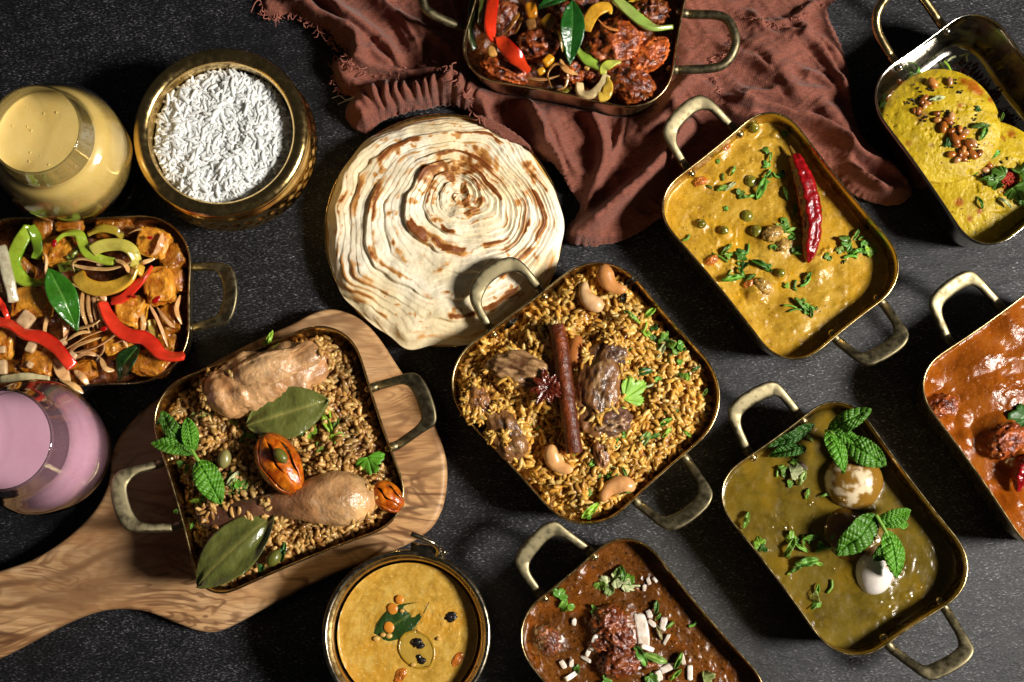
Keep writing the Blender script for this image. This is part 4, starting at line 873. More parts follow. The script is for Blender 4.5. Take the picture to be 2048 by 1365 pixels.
mint([((1755, 1032), (1672, 1110), 72, .049, .044, .25), ((1758, 1042), (1822, 1022), 44, .049, .046, -.3), ((1775, 1062), (1793, 1156), 54, .050, .050, .2), ((1772, 1090), (1748, 1122), 30, .050, .046, 0), ((1762, 1048), (1815, 1052), 34, .048, .042, .5)], [(1752, 1030, .05), (1764, 1050, .050), (1776, 1072, .050)], 'mint sprig with one large dark leaf beside the clean white egg', .05)
herbs(sG, [(1570, 940, 14, 0), (1580, 945, 20, 0, 10, PALE), (1600, 938, 13, 1, 120, PALE), (1603, 955, 16, 1, 65, L(130, 150, 80)), (1575, 968, 11, 0), (1608, 930, 13, 0, None, L(130, 110, 100)), (1560, 943, 12, 2, 60), (1614, 988, 10, 1), (1650, 990, 10, 1, 20), (1491, 1041, 16, 1, 72), (1520, 1090, 15, 0), (1530, 1094, 12, 0, None, DKGREEN), (1510, 1094, 10, 0), (1582, 1082, 17, 0), (1578, 1096, 19, 1, 60), (1602, 1096, 14, 1, -30), (1620, 1076, 14, 1, 10), (1636, 1088, 12, 0), (1650, 1100, 16, 2, 15), (1606, 1082, 10, 1, 90), (1665, 1072, 10, 1, 60), (1595, 1134, 16, 1, 40), (1612, 1124, 22, 1, 10), (1630, 1126, 14, 1, -15), (1582, 1143, 9, 2, 40), (1622, 1190, 22, 0, -40, L(140, 150, 84)), (1634, 1204, 16, 0), (1634, 1180, 11, 1, 80), (1659, 1173, 12, 2, 70), (1603, 860, 16, 1, -10, PALE), (1612, 872, 16, 1, -40, L(150, 170, 90))], 'olive egg curry')
herbs(sG, cluster(1590, 1090, 5, 15, 8) + cluster(1585, 945, 4, 13, 8), 'olive egg curry')
# ================================================================ H: orange curry
lh = lumps([(1860, 760, 34, 12), (1890, 815, 44, 16), (1925, 830, 30, 10), (2000, 870, 60, 30), (2035, 900, 40, 34), (1960, 720, 70, 10), (1980, 780, 80, 10), (2020, 650, 50, 8), (2030, 1010, 40, 12), (1930, 880, 30, 8)], .039)
HH = lambda p, e: lh(p) + .0010 * n2(p, 40, 3, 31) + .0006 * sstep(.1, .6, n2(p, 110, 4, 32))
sH = curry('orange_gravy', pH, .0365, HH, M['orange_curry'], 'thick glossy orange curry at the picture edge', rough=.00025)
for x, y, r, rot, lb in ((2012, 882, (36, 28, 24), 40, 'large meat lump coated in orange curry beside the coriander leaf'), (1887, 812, (26, 20, 14), 20, 'small coated meat lump by the pan wall in orange curry')):
    c = sH.on(x, y); chunk('meat_piece', x, y, c[2] - .003, r, rot, M['fried'], (1.25, 1.2, 1.1), lb, 'meat', 'meat pieces in the orange curry', .3, 2.6, 1, 5, int(x), (.6, .55, .5), 0, True)
chilli([(2075, 905), (2052, 930), (2040, 955), (2036, 985)], [.045, .047, .046, .043], [14, 17, 15, 4], 'dried red chilli half out of frame in orange curry', None, None, 8)
V, F, C = lobed(sH.on(2052, 838, .004), 34 * U, 190, DKGREEN * 1.2, 3, .1, .35, 21, stem=.004); mk('coriander_leaf', V, F, M['leaf'], col=C, solid=.0004, label='coriander leaf at the cut edge of the orange curry', cat='herb')
# ================================================================ I: brown curry
li = lumps([(1224, 1262, 70, 22), (1098, 1282, 42, 12), (1240, 1330, 60, 18), (1300, 1320, 40, 8)], .038)
HI = lambda p, e: li(p) + .0006 * n2(p, 70, 3, 51) + .0005 * sstep(.1, .5, n2(p, 220, 3, 52))
sI = curry('brown_gravy', pI, .0325, HI, M['brown_curry'], 'dark brown speckled curry with chopped onion on top')
for x, y, r, rot, lb in ((1215, 1245, (38, 32, 26), 30, 'dark meat lump under the coriander leaf scrap in brown curry'), (1235, 1275, (36, 30, 24), -40, 'middle meat lump under the largest onion piece in brown curry'), (1200, 1285, (26, 22, 18), 0, 'smaller dark meat lump between two onion pieces'), (1238, 1326, (42, 30, 24), 10, 'meat lump nearest the lower picture edge in brown curry'), (1096, 1282, (22, 32, 20), 30, 'reddish meat lump alone near the left wall of brown curry'), (1292, 1318, (24, 18, 16), -20, 'reddish meat scrap by the picture edge in brown curry')):
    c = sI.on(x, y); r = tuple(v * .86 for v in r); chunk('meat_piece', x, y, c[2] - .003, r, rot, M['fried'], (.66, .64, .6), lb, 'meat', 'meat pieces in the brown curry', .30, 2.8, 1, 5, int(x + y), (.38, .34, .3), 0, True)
OW = L(240, 236, 230)
for i, (x, y, a, b, rot) in enumerate([(1195, 1233, 9, 17, -30), (1284, 1262, 16, 38, 8), (1188, 1286, 11, 20, -15), (1177, 1303, 8, 14, -30), (1327, 1248, 12, 16, -10), (1333, 1279, 6, 16, -28), (1172, 1318, 7, 15, 60), (1126, 1330, 9, 11, 30), (1143, 1326, 8, 10, 0), (1254, 1334, 10, 17, -20), (1335, 1336, 12, 19, -65), (1317, 1352, 12, 14, 20), (1142, 1353, 9, 17, -60), (1380, 1345, 10, 18, 0), (1295, 1297, 9, 18, 70), (1298, 1228, 9, 10, 20), (1251, 1282, 6, 10, -60), (1148, 1244, 8, 9, 0), (1297, 1163, 7, 9, 20), (1310, 1160, 6, 8, 40), (1288, 1176, 6, 9, 0), (1365, 1318, 8, 14, 10), (1304, 1247, 8, 12, 50)]):
    c = sI.on(x, y, .0016); V, F, d = blob(c - [0, 0, .0004], np.array([a * (.62 if i != 1 else .8), b * (.85 if i != 1 else 1), 4]) * U, rot, .30, 1.6, 3, i, .62, tilt=.35 * ((i % 3) - 1))
    mk('onion_piece', V, F, M['onion'], col=np.broadcast_to(OW * (1 if i != 7 else 1.05), (len(V), 3)), label='largest long white onion piece on the brown curry' if i == 1 else where('brown curry', x, y, ('tiny ' if b < 11 else ('small ' if b < 16 else 'long ')) + 'white onion piece'), cat='onion', group=None if i == 1 else 'chopped onion on the brown curry')
herbs(sI, [(1230, 1160, 22, 0, 0, PALE), (1216, 1166, 18, 0, 150, PALE), (1246, 1170, 20, 0, -20, PALE), (1198, 1165, 16, 0), (1252, 1155, 16, 0), (1232, 1148, 14, 1, 60), (1244, 1146, 14, 1, 100), (1222, 1175, 16, 0, None, L(130, 150, 90)), (1264, 1172, 14, 2, 0, PALE), (1117, 1195, 18, 0, 60), (1136, 1208, 15, 0), (1125, 1206, 10, 1), (1186, 1218, 14, 0), (1208, 1360, 14, 0), (1281, 1312, 20, 1, -60), (1284, 1325, 12, 0), (1298, 1352, 18, 0), (1310, 1316, 22, 1, -20, L(110, 140, 60)), (1405, 1355, 22, 0, 10, L(140, 150, 90)), (1356, 1322, 16, 1, 65), (1350, 1350, 14, 1, 40), (1312, 1215, 12, 1, 85), (1340, 1250, 9, 1, 40), (1152, 1335, 11, 0), (1241, 1303, 9, 0), (1385, 1248, 8, 2, 30), (1210, 1277, 7, 0), (1316, 1234, 8, 1), (1318, 1265, 14, 1, 110, L(130, 120, 80))], 'brown curry')
# ================================================================ K: lentil soup in the tin
kt = Round(TN[0], TN[1], .0494)
lk = lumps([(830, 1290, 40, 4)], .046)
HK = lambda p, e: .0005 * n2(p, 80, 3, 61) + .0003 * n2(p, 400, 2, 62)
sK = curry('lentil_soup', kt, .0465, HK, M['sambar'], 'thick yellow lentil soup filling the round tin', 'soup', 110, .0002)
leaf('curry_leaf', sK.on(742, 1280, -.0008), sK.on(858, 1205, -.0005), 58 * U, 'glossleaf', shape='lance', arch=.0004, fold=.03, c0=L(40, 66, 24), c1=L(96, 112, 50), nlat=8, wave=.0011, seed=3, label='dark green curry leaf floating in the lentil soup', cat='curry leaf')
for i, (x, y, r, lb) in enumerate([(799, 1200, 9, 'paler round split pea by the curry leaf edge in soup'), (785, 1218, 11, 'flat orange split pea on the curry leaf upper end'), (778, 1255, 11, 'orange split pea on the curry leaf lower end')]):
    V, F, d = blob(sK.on(x, y, .0010), np.array([r * .9, r, r * .30]) * U, 30, .12, 2, 3, i); mk('split_pea', V, F, M['nut'], col=np.broadcast_to(L(214, 138, 44), (len(V), 3)), label=lb, cat='split pea', group='split peas in the soup')
for i, (x, y, r) in enumerate([(766, 1270, 6), (778, 1272, 7), (753, 1278, 7), (804, 1222, 5), (740, 1163, 0), (877, 1278, 5), (826, 1330, 6)]):
    if r: V, F, d = blob(sK.on(x, y, .0008), np.array([r, r * .8, r * .6]) * U, 0, .05, 2, 2, i); mk('lentil', V, F, M['nut'], col=np.broadcast_to(L(206, 166, 90), (len(V), 3)), label=('pale lentil by the lower leaf tip in the soup', 'pale lentil under the lower split pea on the leaf', 'outermost pale lentil by the lower leaf tip', 'pale lentil beside the upper split pea', 'pale lentil', 'lone pale lentil between chilli slice and black pepper speck', 'pale lentil on the lower edge of the chilli slice')[i], cat='lentil', group='lentils in the soup')
V, F = sweep(cr(np.vstack([PX([(832, 1262), (858, 1278), (868, 1305), (860, 1332), (838, 1336), (812, 1322), (798, 1296), (808, 1270), (832, 1262)], .0472)]), 60), .0009, .0005, 8); C = np.broadcast_to(L(170, 132, 36), (len(V), 3))
ring = mk('chilli_slice', V, F, M['pepper'], col=C, label='pale green chilli slice with dark seeds floating in the soup', cat='chilli')
ss = np.array([1.0 * k for k in np.linspace(.05, 1, 8)]); c0 = P(833, 1299, .0471); q = resample(PX([(832, 1262), (858, 1278), (868, 1305), (860, 1332), (838, 1336), (812, 1322), (798, 1296), (808, 1270)], .0471)[:, :2], 60)
V, F = loft([lift(c0[:2] + (q - c0[:2]) * k, .0471 + .0003 * k) for k in (.98, .7, .4, .1)], False, True); mk('slice_flesh', V, F, M['pepper'], ring, col=np.broadcast_to(L(186, 150, 62), (len(V), 3)))
for x, y, r in ((833, 1285, 10), (841, 1292, 7), (843, 1321, 8), (838, 1314, 5)):
    V, F, d = blob(P(x, y, .0474), np.array([r, r * .8, 3]) * U, 0, .7, 5, 3, x); mk('seed_clump', V, F, M['seed'], ring)
V, F, d = blob(sK.on(902, 1234, .0004), np.array([11, 9, 4]) * U, 20, .5, 3, 4, 3); mk('pepper_speck', V, F, M['seed'], label='black charred pepper speck near the tin wall in soup', cat='spice')
for x, y, lb in ((915, 1318, 'reddish tomato shred sunk near the shaded tin wall'), (800, 1352, 'reddish tomato shred at the picture edge in the soup')):
    chunk('tomato_piece', x, y, .0455, (18, 11, 6), 50, M['paneer'], L(206, 120, 40), lb, 'tomato', 'tomato shreds in the soup', .25, 2, 1, 3, x)
# ================================================================ E: steamed yellow cakes
def cake(px, py, zt, rpx, th, tiltx, tilty, label, seed, spots):
    c = P(px, py, zt); n, m = 150, 60; r = rpx * U; ph = np.linspace(0, 2 * np.pi, n, endpoint=False)
    rings = []
    for k in np.linspace(.02, 1, m):
        rr = r * k * (1 + .012 * np.sin(3 * ph + seed)); zz = -th * .52 * np.clip(k, 0, 1) ** 3.2
        rings.append(np.c_[rr * np.cos(ph), rr * np.sin(ph), np.full(n, zz)])
    for k, z in ((1.0, -.62), (.985, -.75), (.93, -.92), (.8, -1.0)): rings.append(np.c_[r * k * np.cos(ph), r * k * np.sin(ph), np.full(n, z * th)])
    V, F = loft(rings, True, True)
    V[:, 2] += .0005 * n2(V[:, :2] + seed, 90, 3, seed) - .0009 * sstep(.30, .6, n2(V[:, :2] + seed, 260, 2, seed + 3)) - .0012 * sstep(.35, .6, n2(V[:, :2] + seed, 100, 2, seed + 5))
    base = np.broadcast_to(np.array([1., 1, 1]), (len(V), 3)).copy()
    V[:, 2] += V[:, 0] * tiltx + V[:, 1] * tilty
    V += c
    lim = pE.at(.03, .0025) - pE.c; la = np.arctan2(lim[:, 1], lim[:, 0]); ix = np.argsort(la); dv = V[:, :2] - pE.c; rv = np.linalg.norm(dv, axis=1) + 1e-9
    mx = np.interp(np.arctan2(dv[:, 1], dv[:, 0]), la[ix], np.linalg.norm(lim, axis=1)[ix], period=2 * np.pi); V[:, :2] = pE.c + dv * np.minimum(1, mx / rv)[:, None]
    for x, y, rad, col in spots:
        d = np.linalg.norm(V[:, :2] - P(x, y, zt)[:2], axis=1) / (rad * U) + .35 * n2(V[:, :2], 240, 3, 15)
        f = (.85 * (1 - sstep(.3, 1.1, d)))[:, None]; base = base * (1 - f) + np.asarray(col) * f
    mk('steamed_cake', V, F, M['idli'], col=base, label=label, cat='cake', group='steamed yellow cakes')
    return c, tiltx, tilty, th, r
M['idli'] = food('steamed_cake', [(.25, L(152, 124, 10)), (.5, L(186, 156, 20)), (.75, L(204, 176, 40))], 70, .42, .85, 260, .0012, vcol=True, speck=(430, .645, L(112, 80, 8)), spec=.4)
RED = np.array([.62, .16, .12]); SOY = np.array([.45, .28, .2])
up_ = cake(1889, 246, .045, 118, .015, .05, .02, 'upper yellow steamed cake topped with roasted lentils', 3, [(1950, 170, 22, RED), (1962, 180, 14, RED), (1930, 160, 12, RED), (1845, 232, 18, SOY), (1920, 212, 8, RED), (1870, 172, 8, SOY), (1985, 196, 8, RED), (1865, 290, 8, SOY), (1820, 285, 10, SOY * 1.3)])
lo_ = cake(1984, 362, .029, 132, .014, .02, .03, 'lower yellow steamed cake dusted with chilli powder and coriander', 8, [(2025, 266, 12, RED), (2008, 275, 8, RED), (1920, 404, 12, RED), (1960, 422, 8, RED), (1942, 436, 9, RED), (2020, 372, 26, RED), (1955, 462, 5, np.array([.1, .08, .05]))])
V, F = loft([lift(pE.at(.004, .003), .0042), lift(pE.c + (pE.at(.004, .003) - pE.c) * .5, .0042)], False, True); 
class Cake:
    def __init__(s, c): s.c, s.tx, s.ty, s.th, s.r = c
    def on(s, px, py, up=0):
        p = P(px, py, s.c[2]); d = p - s.c; k = min(1, math.hypot(d[0], d[1]) / s.r)
        return P(px, py, s.c[2] + d[0] * s.tx + d[1] * s.ty - s.th * .52 * k ** 3.2 + up)
kU, kL = Cake(up_), Cake(lo_)
class Flat:
    def __init__(s, z): s.zz = z
    def on(s, px, py, up=0): return P(px, py, s.zz + up)
def beans(surf, lst, dish, group, pal=(L(166, 98, 34), L(132, 72, 22), L(190, 124, 58), L(188, 140, 92), L(150, 84, 28))):
    for i, (x, y, r) in enumerate(lst):
        V, F, d = blob(surf.on(x, y, r * U * .55), np.array([r * 1.08, r * RNG.uniform(.6, .78), r * .55]) * U, (x * 37 + y * 11) % 180, .05, 2, 3, x)
        mk('roasted_lentil', V, F, M['lentil'], col=np.broadcast_to(np.asarray(pal[i % len(pal)]) * RNG.uniform(.85, 1.15), (len(V), 3)), label=where(dish, x, y, ('tiny' if r < 8.5 else ('plump' if r > 10.5 else 'small')) + ' brown roasted lentil'), cat='lentil', group=group)
M['lentil'] = food('oily_roasted_lentil', [(.3, (.8, .7, .6)), (.7, (1.1, 1.08, 1.05))], 220, .24, .12, 500, vcol=True, coat=.4)
beans(kU, [(1850, 196, 8), (1844, 203, 8), (1855, 205, 8), (1850, 213, 7), (1838, 222, 8), (1829, 222, 6), (1874, 227, 8), (1875, 240, 8), (1903, 234, 10), (1897, 243, 10), (1887, 255, 12), (1903, 262, 8), (1920, 259, 8), (1931, 265, 9), (1910, 279, 14), (1924, 273, 10), (1937, 288, 11), (1927, 300, 9), (1947, 286, 10), (1913, 290, 9), (1903, 309, 9), (1920, 308, 9), (1932, 307, 8), (1915, 320, 9), (1928, 317, 8), (1945, 309, 12), (1958, 308, 10), (1866, 166, 12), (1900, 163, 9), (1868, 170, 9)], 'upper yellow cake', 'lentils on the upper cake')
beans(kL, [(1962, 325, 12), (1947, 333, 9), (1955, 342, 8), (1971, 340, 8), (1978, 330, 9), (1968, 318, 8)], 'lower yellow cake', 'lentils on the lower cake')
beans(Flat(.019), [(1813, 170, 14), (1802, 168, 11), (1816, 187, 11), (1795, 187, 9), (1803, 192, 9), (1782, 196, 11), (1796, 200, 8), (1789, 186, 8), (1795, 208, 8)], 'silvery pan floor', 'lentils on the pan floor')
def seeds(name, spots, label, surf, mat, rad=2.3):
    parts = []
    for x, y, n, sp in spots:
        for _ in range(n):
            V, F, d = blob(surf.on(x + RNG.normal(0, sp), y + RNG.normal(0, sp), .0006), np.full(3, rad * RNG.uniform(.7, 1.2)) * U, 0, .1, 2, 1); parts.append((V, F, (1, 1, 1)))
    V, F, C = join(parts); return mk(name, V, F, mat, label=label, cat='seeds', kind='stuff')
seeds('mustard_seeds', [(1838, 182, 5, 5), (1825, 205, 8, 7), (1836, 215, 5, 4), (1850, 228, 14, 7), (1866, 172, 6, 6), (1903, 165, 10, 5), (1922, 185, 5, 3), (1893, 226, 8, 4), (1899, 250, 8, 5), (1910, 262, 8, 6), (1930, 270, 8, 6), (1938, 298, 14, 9), (1952, 296, 10, 6), (1952, 235, 4, 3), (1880, 232, 5, 5), (1915, 300, 6, 7)], 'tiny black mustard seeds scattered on the upper yellow cake', kU, M['seed'])
seeds('mustard_seeds', [(1966, 345, 18, 6), (1972, 310, 14, 6), (1962, 334, 8, 5), (2010, 320, 4, 4)], 'tiny black mustard seeds on the lower yellow cake', kL, M['seed'])
seeds('spice_crumbs', [(1920, 145, 60, 12), (1945, 150, 60, 13), (1970, 172, 40, 9), (2008, 232, 50, 9), (2020, 245, 40, 8), (1990, 190, 30, 8)], 'dark red spice crumbs on the pan floor beyond the upper cake', Flat(.0046), M['crumb'] if 'crumb' in M else food('spice_crumb', [(.35, L(20, 10, 8)), (.55, L(60, 16, 8)), (.75, L(140, 30, 14))], 500, .3, .3), 2.6)
seeds('chilli_powder', [(2012, 352, 90, 6), (2020, 362, 90, 8), (2030, 375, 40, 8)], 'heap of red chilli powder on the coriander leaf', kL, M['powder'], 2.2)
herbs(kU, [(1960, 254, 18, 1, 5), (1966, 268, 15, 1, 60), (1892, 293, 14, 0, None, DKGREEN), (1954, 218, 9, 0, None, DKGREEN), (1872, 200, 16, 1, 15, PALE), (2004, 234, 8, 1, 70)], 'upper yellow cake')
herbs(kL, [(2010, 352, 30, 0, 160, GREEN * .7), (2024, 378, 30, 0, -60, GREEN * .7), (2036, 350, 26, 0, 40, GREEN * .7), (1996, 362, 24, 0, 190, GREEN * .8), (2040, 392, 24, 0, -20, GREEN * .8), (1960, 406, 12, 1, 110), (2008, 406, 15, 1, -40, PALE), (1985, 312, 16, 1, 30), (1975, 358, 16, 1, 10, GREEN * .8), (1950, 345, 14, 1, 30)], 'lower yellow cake')
herbs(Flat(.0055), [(1835, 150, 14, 1, 80), (1820, 158, 14, 1, 40), (1826, 150, 12, 0), (1775, 172, 13, 0), (1768, 205, 13, 0), (1766, 198, 12, 1, 60), (1785, 160, 10, 1, 70), (1765, 233, 13, 2, 0, LIME), (1895, 135, 13, 2, -60, LIME), (1903, 118, 9, 2, 30, PALE), (1928, 110, 9, 2, 20, PALE), (1936, 116, 8, 2, 80, PALE), (2040, 135, 18, 0, 40)], 'idle pan floor'.replace('idle ', 'silvery '))
# ================================================================ A: mutton rice
def HA(p, e): return .005 * sstep(0, .03, e) + .0062 * n2(p, 48, 2, 101) + .0056 * n2(p, 120, 3, 102) - .006 * (1 - sstep(0, .010, e))
sA = Surf(.0375, HA); PALA = [L(228, 178, 86), L(214, 160, 66), L(238, 198, 116), L(198, 142, 58), L(226, 174, 78)]; PALB = [L(204, 158, 90), L(184, 136, 70), L(224, 184, 116), L(154, 106, 52), L(196, 150, 82)]
rice('mutton_rice', pA, .0375, HA, 3900, .0072, .00168, PALA, L(158, 108, 44), 'golden spiced rice with clumped grains in the square pan', M['gold_rice'], .0019, .34, .0015, .42)
def meat(px, py, dz, r, rot, c, dark, label, surf, group, sd, amp=.22, freq=1.8, k=5, ridge=True, tilt=0):
    q = P(px, py, surf.lvl + .006 + dz); N, F = ico(k); X = N * np.array([.9, 1.6, 1.3]) if r[0] > r[1] else N * np.array([1.6, .9, 1.3])
    d = fbm(N * freq + sd * 7.1, 3, sd); fib = fbm(X * 4.0 + sd, 4, sd + 3, True)
    V = N * np.asarray(r) * U * (1 + 1.5 * amp * d + .06 * fib + .05 * fbm(N * 7 + sd, 3, sd + 8))[:, None]; V = V @ rotz(math.radians(rot)).T + q
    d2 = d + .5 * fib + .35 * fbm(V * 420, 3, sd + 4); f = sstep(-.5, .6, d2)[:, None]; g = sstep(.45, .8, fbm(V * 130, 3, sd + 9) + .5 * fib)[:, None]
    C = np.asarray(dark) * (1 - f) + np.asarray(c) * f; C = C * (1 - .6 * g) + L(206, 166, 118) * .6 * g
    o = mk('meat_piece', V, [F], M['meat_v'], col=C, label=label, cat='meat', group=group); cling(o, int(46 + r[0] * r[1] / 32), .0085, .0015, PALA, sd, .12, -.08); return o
gm = 'mutton pieces in the golden rice'
meat(1042, 742, .002, (72, 36, 30), -10, L(176, 136, 92), L(92, 56, 32), 'pale mutton piece beside the star anise', sA, gm, 3)
meat(954, 803, .003, (26, 33, 24), 20, L(172, 116, 60), L(98, 58, 30), 'small tan mutton piece against the pan wall', sA, gm, 8)
meat(1014, 868, .003, (32, 52, 28), 28, L(146, 100, 58), L(62, 38, 20), 'dark greyish mutton piece below the small tan piece', sA, gm, 12)
meat(1195, 770, .003, (42, 92, 34), -8, L(142, 94, 52), L(54, 32, 15), 'large dark mutton piece between cinnamon stick and coriander leaf', sA, gm, 15)
meat(1225, 712, .004, (30, 28, 24), 40, L(120, 86, 66), L(50, 30, 22), 'mutton lump at the upper end of the large dark piece', sA, gm, 18)
meat(1222, 845, .004, (40, 28, 24), 20, L(128, 92, 74), L(56, 34, 26), 'mutton lump below the stalk of the coriander leaf', sA, gm, 21)
meat(1202, 905, .003, (14, 34, 14), 6, L(158, 104, 60), L(100, 56, 30), 'thin strip of mutton under the dark lump', sA, gm, 24, .2)
# cinnamon stick: a rolled quill
p = cr(PX([(1113, 652), (1122, 700), (1129, 760), (1138, 830), (1149, 907)], [.053, .0545, .055, .0545, .053]), 70)
T = nrm(np.gradient(p, axis=0)); s_ = nrm(np.cross(T, [0, 0, 1.])); k_ = np.cross(s_, T); a = np.linspace(0, 1, 64)
an = np.where(a < .5, -1, 1) * (2.0 * np.pi * np.abs(a - .5) * 2 * .95) - math.pi / 2; rr = .0057 - .0029 * (np.abs(a - .5) * 2) ** .9
cx_, cz_ = rr * np.cos(an), rr * np.sin(an); cx_ = cx_ + np.where(a < .5, -.0005, .0005); cz_ = -cz_
wob = 1 + .05 * vn(np.c_[np.linspace(0, 5, 70), np.zeros(70), np.zeros(70)], 5)
V = p[:, None] + s_[:, None] * (cx_[None] * wob[:, None])[..., None] + k_[:, None] * (cz_[None] * wob[:, None])[..., None]
V = V.reshape(-1, 3); f = sstep(-.4, .5, fbm(np.c_[np.repeat(np.arange(70) * .06, 64), np.tile(a * 26, 70), np.zeros(len(V))], 4, 9))[:, None]
mk('cinnamon_stick', V, [grid(70, 64)], M['spice_wood'] if 'spice_wood' in M else food('cinnamon_bark', [(.3, (.6, .55, .5)), (.7, (1.2, 1.15, 1.1))], 200, .42, .8, 420, .001, vcol=True, coat=.12), col=L(84, 32, 8) * (1 - f) + L(150, 70, 22) * f, solid=.0009, label='reddish rolled cinnamon stick lying across the golden rice', cat='cinnamon')
# star anise
c = sA.on(1095, 776, .010); o = thing('star_anise', c, 'dark star anise leaning on the cinnamon stick', 'star anise')
for i in range(8):
    a = math.radians(i * 45 + 12); l = (36, 30, 38, 33, 36, 40, 32, 35)[i] * U; n = 24; t = np.linspace(0, 1, n)
    q = c + np.c_[np.cos(a) * t * l, np.sin(a) * t * l, .0012 * np.sin(t * 2.4) + .0010 * t]
    wd = .0030 * np.sin(np.pi * np.clip(t * .9 + .08, 0, 1)) ** .8
    V, F = sweep(q, wd, .0026 * np.sin(np.pi * np.clip(t * .85 + .1, 0, 1)), 14, 2)
    R = V[:n * 14].reshape(n, 14, 3); ph = np.arange(14) / 14 * 6.2832; g = np.exp(-((ph - math.pi / 2) / .5) ** 2)[None, :] * (wd * .95)[:, None]; R[..., 2] -= g
    V[:n * 14] = R.reshape(-1, 3); V += (.0004 * fbm(V * 500, 3, i))[:, None]
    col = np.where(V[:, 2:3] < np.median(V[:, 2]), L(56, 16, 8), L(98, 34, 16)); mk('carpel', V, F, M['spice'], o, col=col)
    if i % 2 == 0:
        V, F, d = blob(q[13] + [0, 0, .0006], (.0019, .0013, .0012), math.degrees(a), 0, k=2); mk('seed', V, F, M['spice'], o, col=np.broadcast_to(L(120, 50, 20), (len(V), 3)))
cashew(sA.on(1181, 594, .006), .0235, 128, True, 'golden cashew second from the top corner of the golden rice', None, .3)
cashew(sA.on(1224, 562, .006), .0245, -52, False, 'cashew nearest the top corner of the golden rice', L(196, 138, 80), .2)
cashew(sA.on(1153, 703, .006), .0240, 86, True, 'browner cashew standing close beside the cinnamon stick', L(166, 104, 52), 1.2)
cashew(sA.on(1117, 922, .006), .0240, -50, False, 'cashew at the lower end of the cinnamon stick', L(222, 170, 112), .5)
cashew(sA.on(1232, 980, .006), .0255, -160, False, 'cashew with coriander on it near the lower handle', L(204, 152, 98), .2)
# coriander leaf with three lobes
c = sA.on(1247, 798, .011); o = thing('coriander_sprig', c, 'large bright three lobed coriander leaf on golden rice', 'herb')
CG = L(136, 178, 70)
for x, y, r, rot, sd, nl, asp in ((1244, 795, 58, 97, 3, 3, .82), (1248, 800, 48, 38, 5, 3, .95), (1240, 800, 40, 132, 9, 3, .7)):
    V, F, C = lobed(P(x, y, c[2] + .001), r * U, rot, CG * (1 if sd != 5 else 1.15), nl, .12, .16, sd, 8, asp, 1.15); mk('leaflet', V, F, M['leaf'], o, col=C, solid=.0004)
V, F = sweep(cr(PX([(1246, 790), (1246, 812), (1244, 832)], [c[2], c[2] - .001, c[2] - .004]), 12), .0012, None, 8); mk('stalk', V, F, M['leaf'], o, col=np.broadcast_to(CG * 1.2, (len(V), 3)))
herbs(sA, [(1262, 632, 16, 1, -35), (1268, 640, 12, 2, -30, LIME), (1298, 628, 15, 1, 40, LIME), (1290, 650, 15, 2, 75, LIME), (1293, 668, 15, 1, -45, LIME), (1305, 676, 13, 1, -30), (1308, 660, 12, 0, None, DKGREEN), (1296, 700, 13, 0, None, DKGREEN), (1330, 690, 18, 0), (1345, 698, 18, 0), (1322, 702, 16, 1, 60, PALE), (1338, 685, 12, 1, 0), (1356, 690, 12, 0), (1366, 694, 10, 0), (1370, 748, 18, 0), (1375, 758, 13, 1, 80), (1392, 738, 9, 1, 30), (1312, 760, 12, 1, 20), (1310, 755, 14, 0, None, DKGREEN), (1300, 770, 12, 2, 20, PALE), (1250, 715, 15, 0), (1258, 706, 11, 1, 60), (1285, 745, 18, 1, 10, DKGREEN), (1336, 832, 20, 0, 40), (1330, 845, 18, 1, 30), (1334, 865, 13, 1, 50, LIME), (1288, 880, 20, 1, 55, L(110, 140, 70)), (1280, 895, 14, 2, 60, PALE), (1310, 872, 12, 1, 20), (1374, 868, 9, 1, -40), (1207, 868, 15, 0, 30), (1242, 868, 13, 1, -50), (1250, 862, 12, 0), (1233, 893, 10, 1, 50, DKGREEN), (1157, 858, 11, 1, 85, LIME), (1150, 888, 7, 0),
           (1187, 906, 15, 0, 0, L(120, 150, 80)), (1188, 926, 16, 1, 35), (1176, 944, 13, 2, -35, L(190, 200, 130)), (1170, 940, 10, 2, -30, L(180, 200, 120)), (1226, 930, 13, 2, -40, L(180, 190, 130)), (1218, 945, 18, 0), (1200, 958, 15, 0), (1232, 962, 20, 0), (1246, 970, 15, 0), (1215, 965, 13, 1, 70), (1255, 978, 12, 0), (1180, 1022, 20, 1, 40, LIME), (1182, 1030, 13, 0), (1410, 785, 8, 1), (1145, 915, 9, 0), (1177, 986, 8, 0), (1150, 648, 10, 0, None, L(60, 70, 20)), (1060, 846, 8, 0), (1080, 855, 9, 1)], 'golden rice', .0022)
herbs(sA, cluster(1225, 955, 8, 16, 9) + cluster(1340, 695, 6, 16, 9) + cluster(1240, 880, 5, 18, 8), 'golden rice', .0022)
for x, y, rot, lb in ((1265, 562, 30, 'black curled curry leaf scrap by the top corner of golden rice'), (1246, 600, 70, 'dark curled curry leaf scrap under the top cashews'), (1022, 648, 40, 'dark curled curry leaf scrap near the upper handle')):
    c = sA.on(x, y, .002); d = rotz(math.radians(rot)) @ np.array([18 * U, 0, 0]); leaf('curry_leaf', c - d, c + d, 16 * U, 'leaf', shape='lance', arch=.002, fold=.7, c0=L(36, 30, 22), c1=L(70, 56, 40), wave=.002, label=lb, cat='curry leaf')
